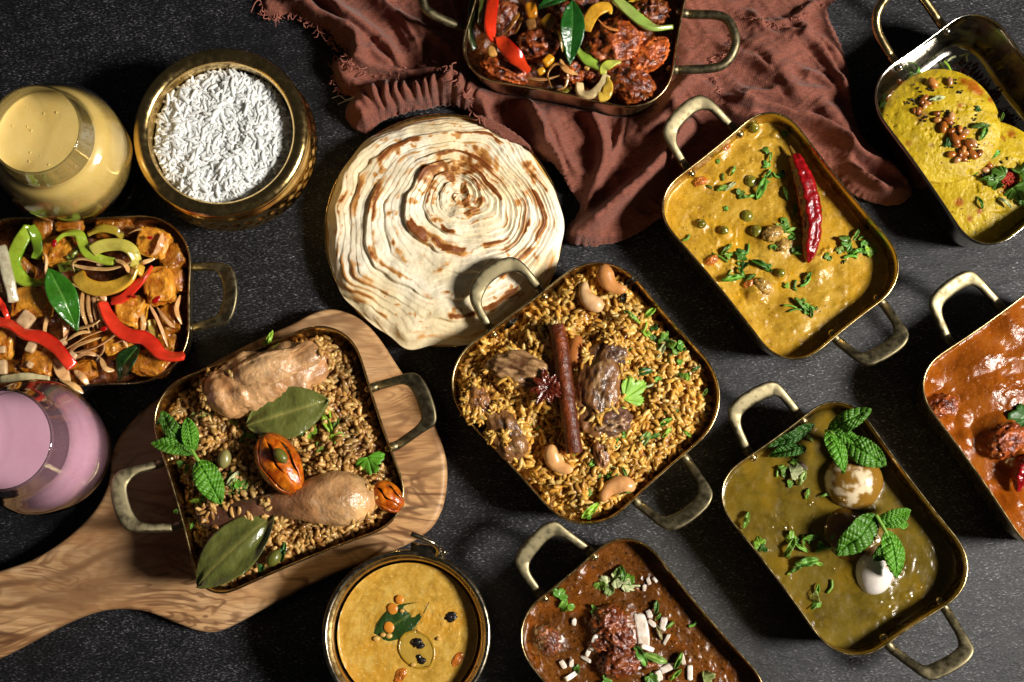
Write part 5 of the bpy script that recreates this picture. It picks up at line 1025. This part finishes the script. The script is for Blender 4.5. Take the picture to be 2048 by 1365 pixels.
# ================================================================ B: chicken rice
def HB(p, e): return .006 * sstep(0, .03, e) + .0060 * n2(p, 52, 2, 111) + .0056 * n2(p, 125, 3, 112) - .006 * (1 - sstep(0, .010, e))
zB = BOARD + .036; sB = Surf(zB, HB)
rice('chicken_rice', pB, zB, HB, 4400, .0062, .00165, PALB, L(128, 86, 42), 'brown spiced rice with clumped grains in the pan on the board', M['gold_rice'], .0019, .38, .0016, .62)
def limb(name, px, rad, zz, flat, pal, label, sd, bone=None, amp=.12, fib=5.0, fibre=.0, grains_=60):
    n, m = 110, 64; p = cr(PX(px, zz), n); t = np.linspace(0, 1, n); r = np.interp(t, np.linspace(0, 1, len(rad)), rad); r = np.convolve(np.pad(r, 5, 'edge'), np.ones(11) / 11, 'valid') * U * capped(n, .07)
    V, F = sweep(p, r, r * flat, m); A = V[:n * m].reshape(n, m, 3); cen = A.mean(1, keepdims=True); d = nrm(A - cen); ph = np.arange(m) / m * 6.2832
    q = np.stack(np.broadcast_arrays(t[:, None] * fib, np.cos(ph)[None] * 2.2, np.sin(ph)[None] * 2.2), -1).reshape(-1, 3)
    fq = np.stack(np.broadcast_arrays(t[:, None] * 3, np.cos(ph)[None] * 9, np.sin(ph)[None] * 9), -1).reshape(-1, 3)
    X = A.reshape(-1, 3)
    nz = fbm(X * 42, 3, sd) + .5 * fbm(X * 110, 3, sd + 2) + fibre * fbm(fq, 4, sd + 5, True) + .10 * fbm(X * 420, 2, sd + 8); A += d * (amp * nz).reshape(n, m, 1) * r[:, None, None]; V[:n * m] = A.reshape(-1, 3)
    q = A.reshape(-1, 3) * 75
    c = np.array([np.interp(np.repeat(t, m), np.linspace(0, 1, len(pal)), [x[i] for x in pal]) for i in range(3)]).T
    k = fbm(q * .7 + 5, 4, sd + 2)[:, None]; k2 = fbm(q * 4 + 2, 3, sd + 7)[:, None]; c = c * np.clip(1 + .55 * k + .35 * k2, .3, 1.35); c = np.vstack([c, c[:1], c[-1:]])
    red = sstep(.15, .6, fbm(q * 1.1 + 3, 3, sd + 11))[:, None]; red = np.vstack([red, red[:1], red[-1:]]); c = c * (1 - .5 * red) + c * np.array([.86, .66, .48]) * .5 * red
    pl = sstep(.25, .7, fbm(q * 1.7 + 8, 4, sd + 12))[:, None]; pl = np.vstack([pl, pl[:1], pl[-1:]]); c = c * (1 - .45 * pl) + L(226, 194, 158) * .45 * pl
    o = mk(name, V, F, M['chicken'], col=c, label=label, cat='chicken'); cling(o, grains_, .0068, .0015, PALB, sd, .1, .10); return o
M['chicken'] = food('cooked_chicken_skin', [(.25, (.5, .42, .34)), (.5, (.92, .9, .86)), (.75, (1.15, 1.13, 1.08))], 95, .34, .6, 420, .0010, vcol=True, coat=.5, sss=.12, sscale=.003)
limb('chicken_drumstick', [(392, 1030), (430, 1034), (480, 1022), (530, 1012), (580, 1008), (630, 1000), (680, 998), (720, 1005), (752, 1016)], [16, 25, 21, 20, 29, 46, 54, 46, 16], [zB + .010] * 2 + [zB + .011, zB + .012, zB + .014, zB + .016, zB + .016, zB + .013, zB + .010], .8, [L(74, 46, 32), L(92, 56, 40), L(84, 54, 40), L(124, 84, 60), L(168, 118, 78), L(204, 156, 108), L(214, 170, 118), L(200, 150, 98)], 'pale chicken drumstick with dark knuckle across the brown rice', 4, amp=.065, fib=4, fibre=.0, grains_=70)
limb('chicken_piece', [(408, 800), (440, 786), (490, 768), (540, 752), (590, 738), (630, 722), (654, 706)], [16, 46, 54, 47, 52, 40, 14], [zB + .010, zB + .013, zB + .015, zB + .015, zB + .014, zB + .012, zB + .008], .62, [L(166, 114, 70), L(196, 146, 98), L(208, 162, 114), L(200, 152, 106), L(188, 138, 92), L(160, 108, 64)], 'torn pale chicken piece near the upper pan wall', 9, amp=.27, fib=2.6, fibre=.28, grains_=70)
limb('chicken_flap', [(455, 775), (490, 752), (540, 736), (590, 722), (625, 702), (645, 690)], [10, 26, 32, 24, 25, 9], [zB + .019, zB + .025, zB + .027, zB + .025, zB + .022, zB + .017], .42, [L(196, 144, 94), L(220, 176, 128), L(212, 164, 116), L(182, 130, 82)], 'shredded strip of chicken on top of the torn piece', 13, amp=.18, fib=3, fibre=.50, grains_=16)
BAYC, BAYR = L(104, 108, 52), L(160, 152, 84)
leaf('bay_leaf', P(493, 852, zB + .016), P(658, 800, zB + .022), 98 * U, 'glossleaf', shape='bay', arch=.003, fold=.06, vein=.0002, nlat=6, c0=BAYC, c1=BAYR, wave=.0022, roll=-.08, nu=50, nv=25, seed=4, label='olive bay leaf lying below the torn chicken piece', cat='bay leaf', group='bay leaves on the chicken rice')
leaf('bay_leaf', P(394, 1176, zB + .018), P(550, 1028, zB + .014), 100 * U, 'glossleaf', shape='bay', arch=.004, fold=.10, vein=.0002, nlat=6, c0=BAYC * .85, c1=BAYR * .8, wave=.003, roll=.28, nu=50, nv=25, seed=7, label='wet shiny bay leaf hanging over the lower pan corner', cat='bay leaf', group='bay leaves on the chicken rice')
z = zB + .016
mint([((374, 892), (322, 824), 44, z, z + .004, .25), ((380, 902), (303, 886), 40, z, z + .003, -.2), ((384, 898), (374, 836), 40, z + .002, z + .006, -.3), ((392, 900), (352, 846), 36, z - .003, z - .002, .1), ((396, 922), (442, 1008), 62, z, z - .001, .2), ((386, 908), (345, 886), 22, z + .002, z + .001, .3)], [(370, 880, z), (386, 905, z), (398, 924, z - .001)], 'mint sprig hanging over the pan wall beside the chicken drumstick', z)
# mace: orange straps over a solid core, its dark colour standing for inner shade
def mace(px, py, zc, la, lb, hh, rot, label, nst, sd):
    c = P(px, py, zc); o = thing('mace', c, label, 'mace', 'mace on the chicken rice')
    V, F, d = blob(np.zeros(3), np.array([la * .88, lb * .72, hh * .6]) * U, 0, .08, 2, 3, sd); mk('shade_core', V @ rotz(math.radians(rot)).T + c, F, M['spice'], o, col=np.broadcast_to(L(60, 20, 6), (len(V), 3)))
    rs = np.random.default_rng(sd)
    for i in range(nst):
        a = math.pi * (i + .5) / nst; n = 34; t = np.linspace(-.96, .96, n); w_ = np.sqrt(1 - t ** 2); a2 = a + .10 * np.sin(t * 4 + i)
        q = np.c_[la * t, lb * w_ * np.cos(a2), hh * w_ * np.sin(a2)] * U; q += .0004 * rs.normal(0, 1) 
        wd = (lb * 3.0 / nst * .45 * (.35 + .65 * w_)) * U * (1 + .15 * np.sin(t * 7 + i * 2))
        V, F = sweep(q, wd, .0007, 10, 2.5, 0, up=(0, math.cos(a), math.sin(a) + .01)); V = V @ rotz(math.radians(rot)).T + c
        f = sstep(-.3, .5, fbm(V * 240, 3, sd + i))[:, None]; mk('strap', V, F, M['spice'], o, col=L(176, 74, 8) * (1 - f) + L(230, 128, 24) * f)
mace(559, 928, zB + .022, 62, 38, 26, -58, 'large orange mace with a cardamom pod on it', 4, 4)
mace(777, 994, zB + .012, 34, 25, 20, -40, 'small orange mace beside the fat end of the drumstick', 4, 8)
def pod(px, py, zc, la, lb, rot, label, c):
    n, m = 30, 18; t = np.linspace(-1, 1, n); p = np.c_[t * la * U, t * 0, t * 0]; r = lb * U * np.clip(1 - np.abs(t) ** 2.2, .02, 1) ** .7
    V, F = sweep(p, r, r * .9, m); A = V[:n * m].reshape(n, m, 3); ph = np.arange(m) / m * 6.2832; A *= np.stack([np.ones(m), 1 + .07 * np.cos(ph * 9), 1 + .07 * np.cos(ph * 9)], -1)[None]
    V[:n * m] = A.reshape(-1, 3); V = V @ rotz(math.radians(rot)).T + P(px, py, zc)
    mk('cardamom_pod', V, F, M['nut'], col=np.broadcast_to(c, (len(V), 3)), label=label, cat='cardamom', group='cardamom pods on the chicken rice')
pod(449, 918, zB + .014, 19, 12, 82, 'grey green cardamom pod between the mint and the large mace', L(142, 136, 82))
pod(561, 912, zB + .037, 17, 11, -50, 'green cardamom pod resting on the large mace', L(104, 104, 40))
pod(547, 1117, zB + .012, 18, 12, 55, 'green cardamom pod near the tip of the shiny bay leaf', L(96, 100, 38))
herbs(sB, [(540, 680, 17, 1, 75, LIME), (538, 692, 13, 0, None, LIME), (395, 826, 16, 0, None, L(140, 150, 80)), (410, 832, 14, 1, 0, L(140, 150, 80)), (420, 828, 12, 2, -20, PALE), (465, 840, 16, 2, -50, LIME), (475, 850, 14, 1, -30, LIME), (490, 862, 20, 2, -30, GREEN), (484, 868, 14, 2, 80, GREEN), (500, 872, 12, 1, -20), (478, 754, 7, 0), (553, 735, 7, 0, None, GREEN), (486, 830, 8, 0), (620, 866, 18, 0, None, LIME), (630, 880, 22, 0, 200, LIME), (644, 884, 18, 0, -30, LIME), (662, 875, 20, 0, 10, LIME), (655, 848, 22, 1, -60, LIME), (664, 838, 16, 2, -70, LIME), (606, 868, 14, 0), (672, 850, 12, 1, 70), (596, 862, 14, 0, None, DKGREEN), (602, 955, 22, 1, 80, GREEN), (612, 945, 18, 0, None, GREEN), (582, 912, 12, 0), (640, 745, 6, 0), (470, 966, 20, 0), (480, 975, 18, 0, None, DKGREEN), (466, 958, 16, 1, 50, PALE), (490, 962, 16, 0), (478, 986, 12, 1, 0), (455, 975, 12, 0), (400, 1000, 18, 1, 10, LIME), (410, 1005, 13, 0, None, LIME), (462, 1016, 12, 2, -10, LIME), (455, 1060, 15, 1, 30, L(150, 170, 80)), (350, 1020, 8, 0), (366, 932, 12, 0), (375, 938, 10, 1), (566, 1105, 17, 1, 80, DKGREEN), (524, 1130, 12, 0, None, DKGREEN), (520, 982, 10, 1), (322, 840, 14, 1, 60, DKGREEN), (386, 1050, 8, 1)], 'brown rice', .0022)
herbs(sB, cluster(478, 970, 8, 16, 10) + cluster(640, 872, 5, 16, 9), 'brown rice', .0025)
c = sB.on(735, 915, .006); V, F, C = lobed(c, 36 * U, -70, L(92, 150, 40), 3, .2, .25, 44, 6, 1.0, 1.9); mk('coriander_leaf', V, F, M['leaf'], col=C, solid=.0004, label='single bright coriander leaf near the wall by the lower handle', cat='herb')
# ================================================================ C: fried cubes with peppers
def HC_(p, e): return .0022 * n2(p, 60, 3, 121) + .0018 * n2(p, 180, 2, 122)
zC = .030; V, F, xy = pC.fill(zC, HC_, 80); mk('pan_sauce', V, F, M['glaze'], col=ONES(V), label='dark glossy sauce under the fried cubes and peppers', cat='sauce')
gc_ = 'fried cubes in the pepper dish'; PN = L(234, 164, 54)
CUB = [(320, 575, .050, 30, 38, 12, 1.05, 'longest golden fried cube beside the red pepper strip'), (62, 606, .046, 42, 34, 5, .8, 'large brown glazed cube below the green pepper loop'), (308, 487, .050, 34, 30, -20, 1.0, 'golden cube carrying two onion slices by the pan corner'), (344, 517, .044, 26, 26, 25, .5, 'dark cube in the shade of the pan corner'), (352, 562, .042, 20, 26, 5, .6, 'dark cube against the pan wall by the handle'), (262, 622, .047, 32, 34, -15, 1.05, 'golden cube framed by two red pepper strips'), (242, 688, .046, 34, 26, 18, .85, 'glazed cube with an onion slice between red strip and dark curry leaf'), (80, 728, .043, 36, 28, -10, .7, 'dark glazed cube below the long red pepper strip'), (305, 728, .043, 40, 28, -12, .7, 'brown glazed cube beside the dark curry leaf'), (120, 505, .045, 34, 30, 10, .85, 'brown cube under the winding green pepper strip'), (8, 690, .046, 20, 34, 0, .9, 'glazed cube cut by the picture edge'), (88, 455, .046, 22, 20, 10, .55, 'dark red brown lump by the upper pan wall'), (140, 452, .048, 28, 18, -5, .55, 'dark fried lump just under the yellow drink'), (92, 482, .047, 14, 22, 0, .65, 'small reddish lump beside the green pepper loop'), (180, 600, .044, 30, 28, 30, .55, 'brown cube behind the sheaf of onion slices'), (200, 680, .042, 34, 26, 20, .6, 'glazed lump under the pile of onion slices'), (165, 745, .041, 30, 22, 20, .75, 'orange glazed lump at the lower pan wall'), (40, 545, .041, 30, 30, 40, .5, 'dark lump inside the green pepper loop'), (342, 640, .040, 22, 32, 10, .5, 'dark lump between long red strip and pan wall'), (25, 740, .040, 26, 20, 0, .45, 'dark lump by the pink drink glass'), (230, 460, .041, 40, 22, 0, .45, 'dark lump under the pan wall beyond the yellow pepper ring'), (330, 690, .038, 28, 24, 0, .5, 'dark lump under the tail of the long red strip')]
for i, (x, y, z, a, b, rot, k, lb) in enumerate(CUB):
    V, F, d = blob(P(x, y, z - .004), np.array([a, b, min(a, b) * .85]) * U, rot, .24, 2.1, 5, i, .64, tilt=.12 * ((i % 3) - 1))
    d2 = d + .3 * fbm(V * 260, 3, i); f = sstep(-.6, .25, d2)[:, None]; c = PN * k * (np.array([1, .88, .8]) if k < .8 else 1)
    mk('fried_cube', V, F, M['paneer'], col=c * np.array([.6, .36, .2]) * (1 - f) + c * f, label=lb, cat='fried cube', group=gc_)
GP, GPI = L(104, 142, 16), L(156, 180, 52); RP, RPI = L(190, 14, 10), L(220, 58, 34); YP, YPI = L(206, 148, 26), L(220, 178, 66)
band([(62, 452), (38, 490), (27, 525), (38, 552), (62, 566), (94, 564)], 34, 15, [.053, .052, .050, .050, .048, .046], M['pepper'], GP, GPI, 'pepper_strip', 'green pepper strip curling in a loop by the picture edge', 'pepper', 'pepper strips in the fried cube dish', .5)
band([(60, 452), (72, 475), (76, 500), (72, 518)], 26, 10, [.053, .051, .047, .043], M['pepper'], L(86, 120, 16), L(120, 150, 40), 'pepper_strip', 'short green pepper tongue inside the green loop', 'pepper', 'pepper strips in the fried cube dish', .2)
band([(108, 486), (130, 468), (156, 468), (166, 488), (178, 508), (204, 520), (232, 524)], 26, 12, [.052, .053, .053, .053, .053, .053, .052], M['pepper'], L(120, 152, 22), L(166, 186, 60), 'pepper_strip', 'winding light green pepper strip touching the yellow pepper rings', 'pepper', 'pepper strips in the fried cube dish', .6)
band([(182, 504), (205, 492), (240, 490), (262, 500), (272, 520), (270, 535)], 30, 9, [.055, .057, .057, .056, .053, .050], M['pepper'], L(186, 176, 70), L(200, 190, 90), 'pepper_strip', 'shiny yellow green pepper strip arched over the onion slices', 'pepper', 'pepper strips in the fried cube dish', .1)
band([(156, 546), (166, 566), (196, 578), (230, 574), (258, 558), (272, 538), (288, 545)], 36, 12, [.050, .053, .055, .055, .055, .054, .051], M['pepper'], YP, YPI, 'pepper_strip', 'yellow pepper ring curved below the shiny arched strip', 'pepper', 'pepper strips in the fried cube dish', .35)
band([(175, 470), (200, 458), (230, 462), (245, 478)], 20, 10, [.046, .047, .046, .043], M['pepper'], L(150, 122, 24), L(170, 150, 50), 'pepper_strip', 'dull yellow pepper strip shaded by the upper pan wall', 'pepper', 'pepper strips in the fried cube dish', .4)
band([(203, 602), (216, 632), (236, 658), (262, 672), (288, 676), (306, 690), (322, 708), (348, 714), (371, 711)], 33, 13, [.053, .054, .055, .055, .055, .054, .054, .053, .052], M['pepper'], RP, RPI, 'pepper_strip', 'long curved red pepper strip reaching over the pan corner', 'pepper', 'pepper strips in the fried cube dish', .35)
band([(-12, 642), (22, 650), (50, 668), (84, 676), (112, 694), (132, 718), (146, 736)], 32, 13, [.052, .053, .054, .054, .054, .053, .051], M['pepper'], RP, RPI, 'pepper_strip', 'long red pepper strip running in from the picture edge', 'pepper', 'pepper strips in the fried cube dish', .4)
band([(222, 604), (246, 596), (270, 574), (290, 552), (302, 534)], 22, 9, [.050, .053, .054, .053, .049], M['pepper'], L(206, 16, 16), RPI, 'pepper_strip', 'short straight red pepper strip leading up to the dark cube', 'pepper', 'pepper strips in the fried cube dish', .5)
band([(-4, 596), (8, 618), (16, 640)], 14, 9, [.050, .051, .049], M['pepper'], L(214, 16, 14), RPI, 'pepper_strip', 'thin red pepper sliver beside the white onion strip', 'pepper', 'pepper strips in the fried cube dish', .4)
band([(118, 538), (140, 532), (158, 542)], 24, 12, [.046, .047, .045], M['pepper'], L(70, 84, 20), L(110, 120, 40), 'pepper_strip', 'dark green pepper piece behind the curry leaf tip', 'pepper', 'pepper strips in the fried cube dish', .3)
band([(138, 520), (146, 508), (158, 500)], 18, 10, [.050, .051, .050], M['pepper'], L(92, 110, 30), L(130, 140, 60), 'pepper_strip', 'small green pepper piece beside the brown cube', 'pepper', 'pepper strips in the fried cube dish', .3)
band([(300, 640), (306, 660), (312, 676)], 20, 12, [.046, .046, .043], M['pepper'], L(196, 160, 50), L(206, 180, 90), 'pepper_strip', 'short yellow pepper piece beside the grey onion slice', 'pepper', 'pepper strips in the fried cube dish', .3)
for (b, t, wd, zb_, zt_, roll, lb) in (((97, 536), (156, 664), 58, .058, .054, .35, 'bright green curry leaf lying between cube and onions'), ((278, 690), (238, 762), 44, .050, .044, -.3, 'dark curry leaf standing by the lower pan wall')):
    leaf('curry_leaf', P(*b, zb_), P(*t, zt_), wd * U, 'glossleaf', shape='lance', arch=.003, fold=.30, c0=L(44, 104, 20) if wd > 50 else L(22, 50, 16), c1=L(110, 160, 70), nlat=9, vein=.00015, wave=.0012, roll=roll, nu=44, label=lb, cat='curry leaf', group='curry leaves on the fried cubes')
go_ = 'onion slices among the fried cubes'; ol = 'limp translucent onion slice among the fried cubes and peppers'
band([(2, 492), (10, 530), (20, 570), (28, 606)], 24, 14, [.052, .054, .054, .051], M['onion'], L(176, 176, 150), L(206, 204, 180), 'onion_slice', 'straight white onion strip by the picture edge', 'onion', None, .2)
band([(0, 760), (50, 754), (100, 760)], 16, 9, [.046, .048, .046], M['onion'], L(186, 180, 140), L(206, 200, 160), 'onion_slice', 'long pale onion strip along the wall above the pink glass', 'onion', None, .2)
for i, (pts, w_, z) in enumerate([([(160, 530), (185, 535), (215, 536), (245, 526)], 15, .057), ([(155, 540), (152, 528), (166, 522), (196, 530)], 13, .056), ([(232, 520), (250, 530), (258, 545)], 22, .056), ([(168, 590), (166, 620), (176, 650)], 12, .052), ([(178, 590), (178, 618), (186, 648)], 11, .052), ([(188, 592), (190, 618), (194, 644)], 11, .052), ([(196, 600), (200, 625), (202, 645)], 10, .051), ([(158, 655), (185, 648), (205, 632)], 14, .053), ([(150, 690), (180, 672), (212, 660), (226, 655)], 15, .053), ([(165, 698), (195, 690), (222, 672), (230, 662)], 15, .054), ([(146, 700), (160, 690), (190, 680)], 13, .053), ([(160, 715), (172, 708), (190, 712)], 15, .051), ([(140, 680), (160, 668), (180, 668)], 10, .052), ([(124, 625), (132, 650), (130, 680)], 20, .048), ([(100, 630), (92, 660), (98, 690)], 14, .046), ([(305, 622), (318, 648), (330, 680)], 14, .050), ([(320, 622), (335, 642), (345, 650)], 12, .048), ([(280, 625), (286, 645), (282, 660)], 14, .049), ([(305, 520), (290, 525), (284, 528)], 12, .053), ([(325, 468), (320, 490), (308, 510)], 18, .058), ([(262, 466), (275, 460), (290, 458)], 16, .053), ([(234, 688), (246, 684), (252, 694)], 9, .053), ([(195, 715), (205, 700), (203, 690)], 10, .053), ([(205, 720), (212, 735), (224, 738)], 16, .049), ([(150, 742), (165, 755), (176, 770)], 20, .047), ([(110, 715), (125, 745), (140, 760)], 34, .044), ([(30, 520), (40, 525)], 12, .046), ([(85, 510), (92, 520), (90, 545)], 10, .048), ([(120, 760), (145, 770), (165, 786)], 18, .047), ([(150, 572), (175, 580), (190, 592)], 15, .052), ([(188, 595), (200, 588), (212, 602)], 18, .053), ([(360, 600), (355, 620), (362, 640)], 14, .044)]):
    onion(pts, z, w_, 6, where('fried cubes', *np.mean(pts, 0), ('thin' if w_ < 12 else ('broad' if w_ > 17 else 'limp')) + ' translucent onion slice'), go_, ONI * RNG.uniform(.75, 1.15) * np.array([1, RNG.uniform(.9, 1), RNG.uniform(.85, 1.05)]), .6 + .4 * math.sin(i), None, i)
for x, y, a, b, lb in ((52, 640, 18, 16, 'white onion cube beside the brown glazed cube'), (64, 692, 16, 10, 'pale onion bit under the long red strip'), (146, 712, 8, 9, 'pinkish onion cube at the red strip end'), (5, 735, 10, 16, 'pale round onion end at the picture edge'), (60, 730, 7, 6, 'tiny white garlic bit on the dark glazed cube'), (122, 688, 13, 7, 'yellowish garlic bit by the long red strip'), (202, 527, 9, 5, 'small white garlic bit on the winding green strip'), (5, 700, 7, 8, 'yellowish garlic bit at the picture edge')):
    V, F, d = blob(P(x, y, .0505), np.array([a, b, 8]) * U, x % 90, .08, 2, 3, x, .5); mk('onion_piece', V, F, M['onion'], col=np.broadcast_to(L(214, 186, 146), (len(V), 3)), label=lb, cat='onion', group='onion and garlic bits in the fried cube dish')
for x, y, r, rot, lb in ((300, 476, 6, 0, 'red chilli ring on the corner cube with onion slices'), (108, 487, 9, 80, 'red chilli flake at the start of the winding green strip'), (153, 487, 3, 0, 'tiny chilli flake on the brown cube under the winding strip'), (312, 600, 10, 40, 'dark red chilli flake on the longest golden cube'), (207, 658, 8, 20, 'red chilli flake among the onion slices'), (268, 594, 5, 0, 'small chilli flake under the short red strip'), (293, 506, 3, 0, 'tiny chilli flake at the foot of the corner cube')):
    V, F, d = blob(P(x, y, .0605 if x in (300, 312, 293) else .0575), np.array([r, r * .6, 2]) * U, rot, .15, 2, 2, x); mk('chilli_flake', V, F, M['pepper'], col=np.broadcast_to(L(170, 12, 8), (len(V), 3)), label=lb, cat='chilli', group='chilli flakes on the fried cubes')
# ================================================================ D: sauced fried chicken
zD = .036; V, F, xy = pD.fill(zD, HC_, 70); mk('pan_sauce', V, F, M['glaze'], col=ONES(V), label='dark glossy sauce under the fried chicken pieces', cat='sauce')
gd = 'fried chicken pieces in dark sauce'
for i, (x, y, z, a, b, h, rot, k, lb) in enumerate([(1228, 92, .048, 56, 44, 34, 20, 1.0, 'largest knobbly fried chicken piece at the pan centre'), (1298, 112, .047, 42, 25, 24, 38, 1.45, 'lighter orange fried chicken piece beside the largest one'), (1262, 172, .046, 42, 32, 28, -20, .75, 'dark fried chicken piece in the lower pan corner'), (1078, 88, .045, 38, 32, 26, 10, .9, 'fried chicken piece beside the hanging curry leaf'), (1012, 138, .044, 46, 26, 24, -20, 1.25, 'orange fried chicken piece under the red pepper wedge'), (1300, 22, .047, 34, 26, 26, 0, .5, 'dark fried chicken piece behind the bright green strip'), (1148, 145, .044, 26, 20, 20, 20, 1.0, 'small fried chicken bit between leaf tip and lime strip'), (1185, 150, .045, 16, 14, 14, 0, 1.2, 'roundest small fried chicken bit beside the white onion curl'), (1225, 165, .043, 24, 26, 20, 0, .6, 'dark fried chicken bit behind the yellow onion end'), (1150, 10, .044, 50, 30, 24, 0, .5, 'dark fried chicken piece at the top picture edge'), (1010, 30, .042, 36, 40, 24, 0, .45, 'dark fried chicken piece behind the red pepper tail'), (1255, 40, .044, 30, 24, 22, 10, .7, 'fried chicken bit touching the bright green strip')]):
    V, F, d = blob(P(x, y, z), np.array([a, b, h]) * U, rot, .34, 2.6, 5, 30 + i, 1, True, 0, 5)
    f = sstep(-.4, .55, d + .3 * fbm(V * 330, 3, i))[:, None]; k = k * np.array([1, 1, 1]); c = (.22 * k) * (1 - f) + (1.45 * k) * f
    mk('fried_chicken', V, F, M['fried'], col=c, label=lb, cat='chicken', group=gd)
gp = 'pepper strips on the fried chicken'
band([(988, -10), (982, 30), (980, 55), (984, 74), (996, 84)], 30, 12, [.052, .055, .056, .055, .051], M['pepper'], L(190, 26, 8), L(214, 52, 20), 'pepper_strip', 'red pepper strip tapering up to the top picture edge', 'pepper', gp, .2, taper=.0)
band([(998, 74), (1014, 96), (1036, 120), (1058, 146)], 40, 10, [.056, .059, .059, .056], M['pepper'], L(186, 20, 6), L(212, 62, 24), 'pepper_strip', 'broad red pepper wedge over the orange fried piece', 'pepper', gp, .1, taper=.35)
band([(1150, 92), (1162, 108), (1180, 124), (1206, 138)], 26, 13, [.051, .053, .054, .054], M['pepper'], L(96, 150, 20), L(150, 178, 70), 'pepper_strip', 'lime green strip running under the curry leaf tip', 'pepper', gp, .5)
band([(1206, 150), (1208, 136), (1222, 128), (1240, 122)], 22, 8, [.053, .057, .058, .056], M['pepper'], L(176, 186, 50), L(190, 196, 90), 'pepper_strip', 'pale yellow green strip folded over the lime strip', 'pepper', gp, .1, taper=.3)
band([(1226, -4), (1256, 20), (1284, 44), (1312, 56), (1344, 54)], 28, 14, [.056, .057, .057, .056, .052], M['pepper'], L(104, 156, 30), L(164, 184, 96), 'pepper_strip', 'bright green strip curving along the pan wall', 'pepper', gp, .6)
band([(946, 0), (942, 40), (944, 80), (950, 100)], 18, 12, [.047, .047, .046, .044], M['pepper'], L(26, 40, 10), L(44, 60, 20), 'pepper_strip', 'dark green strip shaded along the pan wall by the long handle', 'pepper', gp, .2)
band([(965, -10), (962, 20), (958, 48)], 10, 8, [.050, .050, .048], M['pepper'], L(70, 80, 20), L(90, 100, 40), 'pepper_strip', 'thin olive strip beside the red pepper tail', 'pepper', gp, .2)
band([(1172, 64), (1178, 42), (1192, 22), (1214, 14), (1224, 22)], 28, 8, [.053, .057, .059, .057, .053], M['onion'], L(206, 146, 24), L(222, 176, 60), 'onion_slice', 'yellow onion petal with a white glint over the largest chicken piece', 'onion', None, .2, taper=.2)
band([(1196, 196), (1212, 190), (1216, 172), (1210, 160)], 22, 10, [.056, .057, .056, .053], M['onion'], L(206, 166, 34), L(220, 190, 80), 'onion_slice', 'yellow onion end sticking out over the pan rim', 'onion', None, .2)
band([(1158, 166), (1162, 186), (1182, 190), (1202, 172), (1214, 150)], 19, 9, [.052, .054, .055, .055, .053], M['onion'], L(206, 180, 120), L(222, 206, 160), 'onion_slice', 'pale curled onion slice at the pan rim', 'onion', None, .3)
for i, (pts, w_, z, c) in enumerate([([(1108, 172), (1102, 152), (1114, 138), (1128, 148), (1126, 168), (1114, 174)], 9, .052, L(160, 120, 66)), ([(1122, 120), (1132, 138), (1154, 148)], 20, .052, L(206, 160, 100)), ([(1206, 44), (1222, 56), (1254, 60)], 9, .060, L(196, 130, 70)), ([(1010, 66), (1028, 40), (1040, 18)], 18, .050, L(156, 108, 36)), ([(1032, 62), (1044, 36)], 16, .051, L(130, 84, 30)), ([(1060, 155), (1085, 158), (1110, 152)], 12, .049, L(170, 128, 80)), ([(1270, 20), (1288, 30)], 18, .055, L(196, 160, 90)), ([(1112, 186), (1130, 182), (1138, 176)], 16, .049, L(140, 136, 50)), ([(1330, -4), (1270, 2)], 14, .054, L(200, 160, 40)), ([(1105, 60), (1118, 76), (1122, 96)], 12, .050, L(150, 120, 50))]):
    onion(pts, z, w_, 5, where('fried chicken', *np.mean(pts, 0), ('thin' if w_ < 12 else 'broad') + ' sauce stained onion slice'), 'onion slices among the fried chicken', c, .5, None, i + 50)
for x, y, a, b, c, lb in ((985, 104, 11, 13, L(206, 156, 84), 'pale round garlic clove by the pan wall'), (1096, 122, 14, 10, L(220, 160, 34), 'bright yellow pepper bit below the chicken piece'), (1082, 143, 9, 7, L(216, 160, 40), 'small yellow pepper bit under the bright one'), (1062, 22, 13, 18, L(196, 130, 26), 'yellow pepper cube near the top picture edge'), (1096, 45, 17, 14, L(150, 110, 24), 'olive yellow pepper cube beside the hanging leaf'), (1062, 50, 11, 12, L(140, 100, 54), 'dull onion cube between two pepper cubes'), (1175, 135, 8, 6, L(206, 170, 90), 'tiny garlic bit under the lime strip'), (1015, 118, 9, 6, L(214, 140, 50), 'garlic bit beside the red pepper wedge')):
    V, F, d = blob(P(x, y, .052), np.array([a, b, min(a, b)]) * U, x % 70, .10, 2, 3, x, .6); mk('vegetable_bit', V, F, M['onion'], col=np.broadcast_to(c, (len(V), 3)), label=lb, cat='vegetable', group='vegetable bits among the fried chicken')
leaf('curry_leaf', P(1146, 0, .060), P(1139, 132, .058), 52 * U, 'glossleaf', shape='lance', arch=.004, fold=.35, c0=L(30, 84, 26), c1=L(70, 120, 50), nlat=9, vein=.0002, wave=.001, roll=.1, label='dark green curry leaf hanging down over the fried chicken', cat='curry leaf', group='curry leaves on the fried chicken')
leaf('curry_leaf', P(1143, -6, .062), P(1074, 20, .060), 30 * U, 'glossleaf', shape='lance', arch=.004, fold=.3, c0=L(40, 104, 36), c1=L(110, 160, 90), nlat=9, vein=.0002, roll=-.3, label='shiny curry leaf cut by the top picture edge', cat='curry leaf', group='curry leaves on the fried chicken')
bpy.context.view_layer.update()
for o in scene.objects:
    if 'org' in o: del o['org']
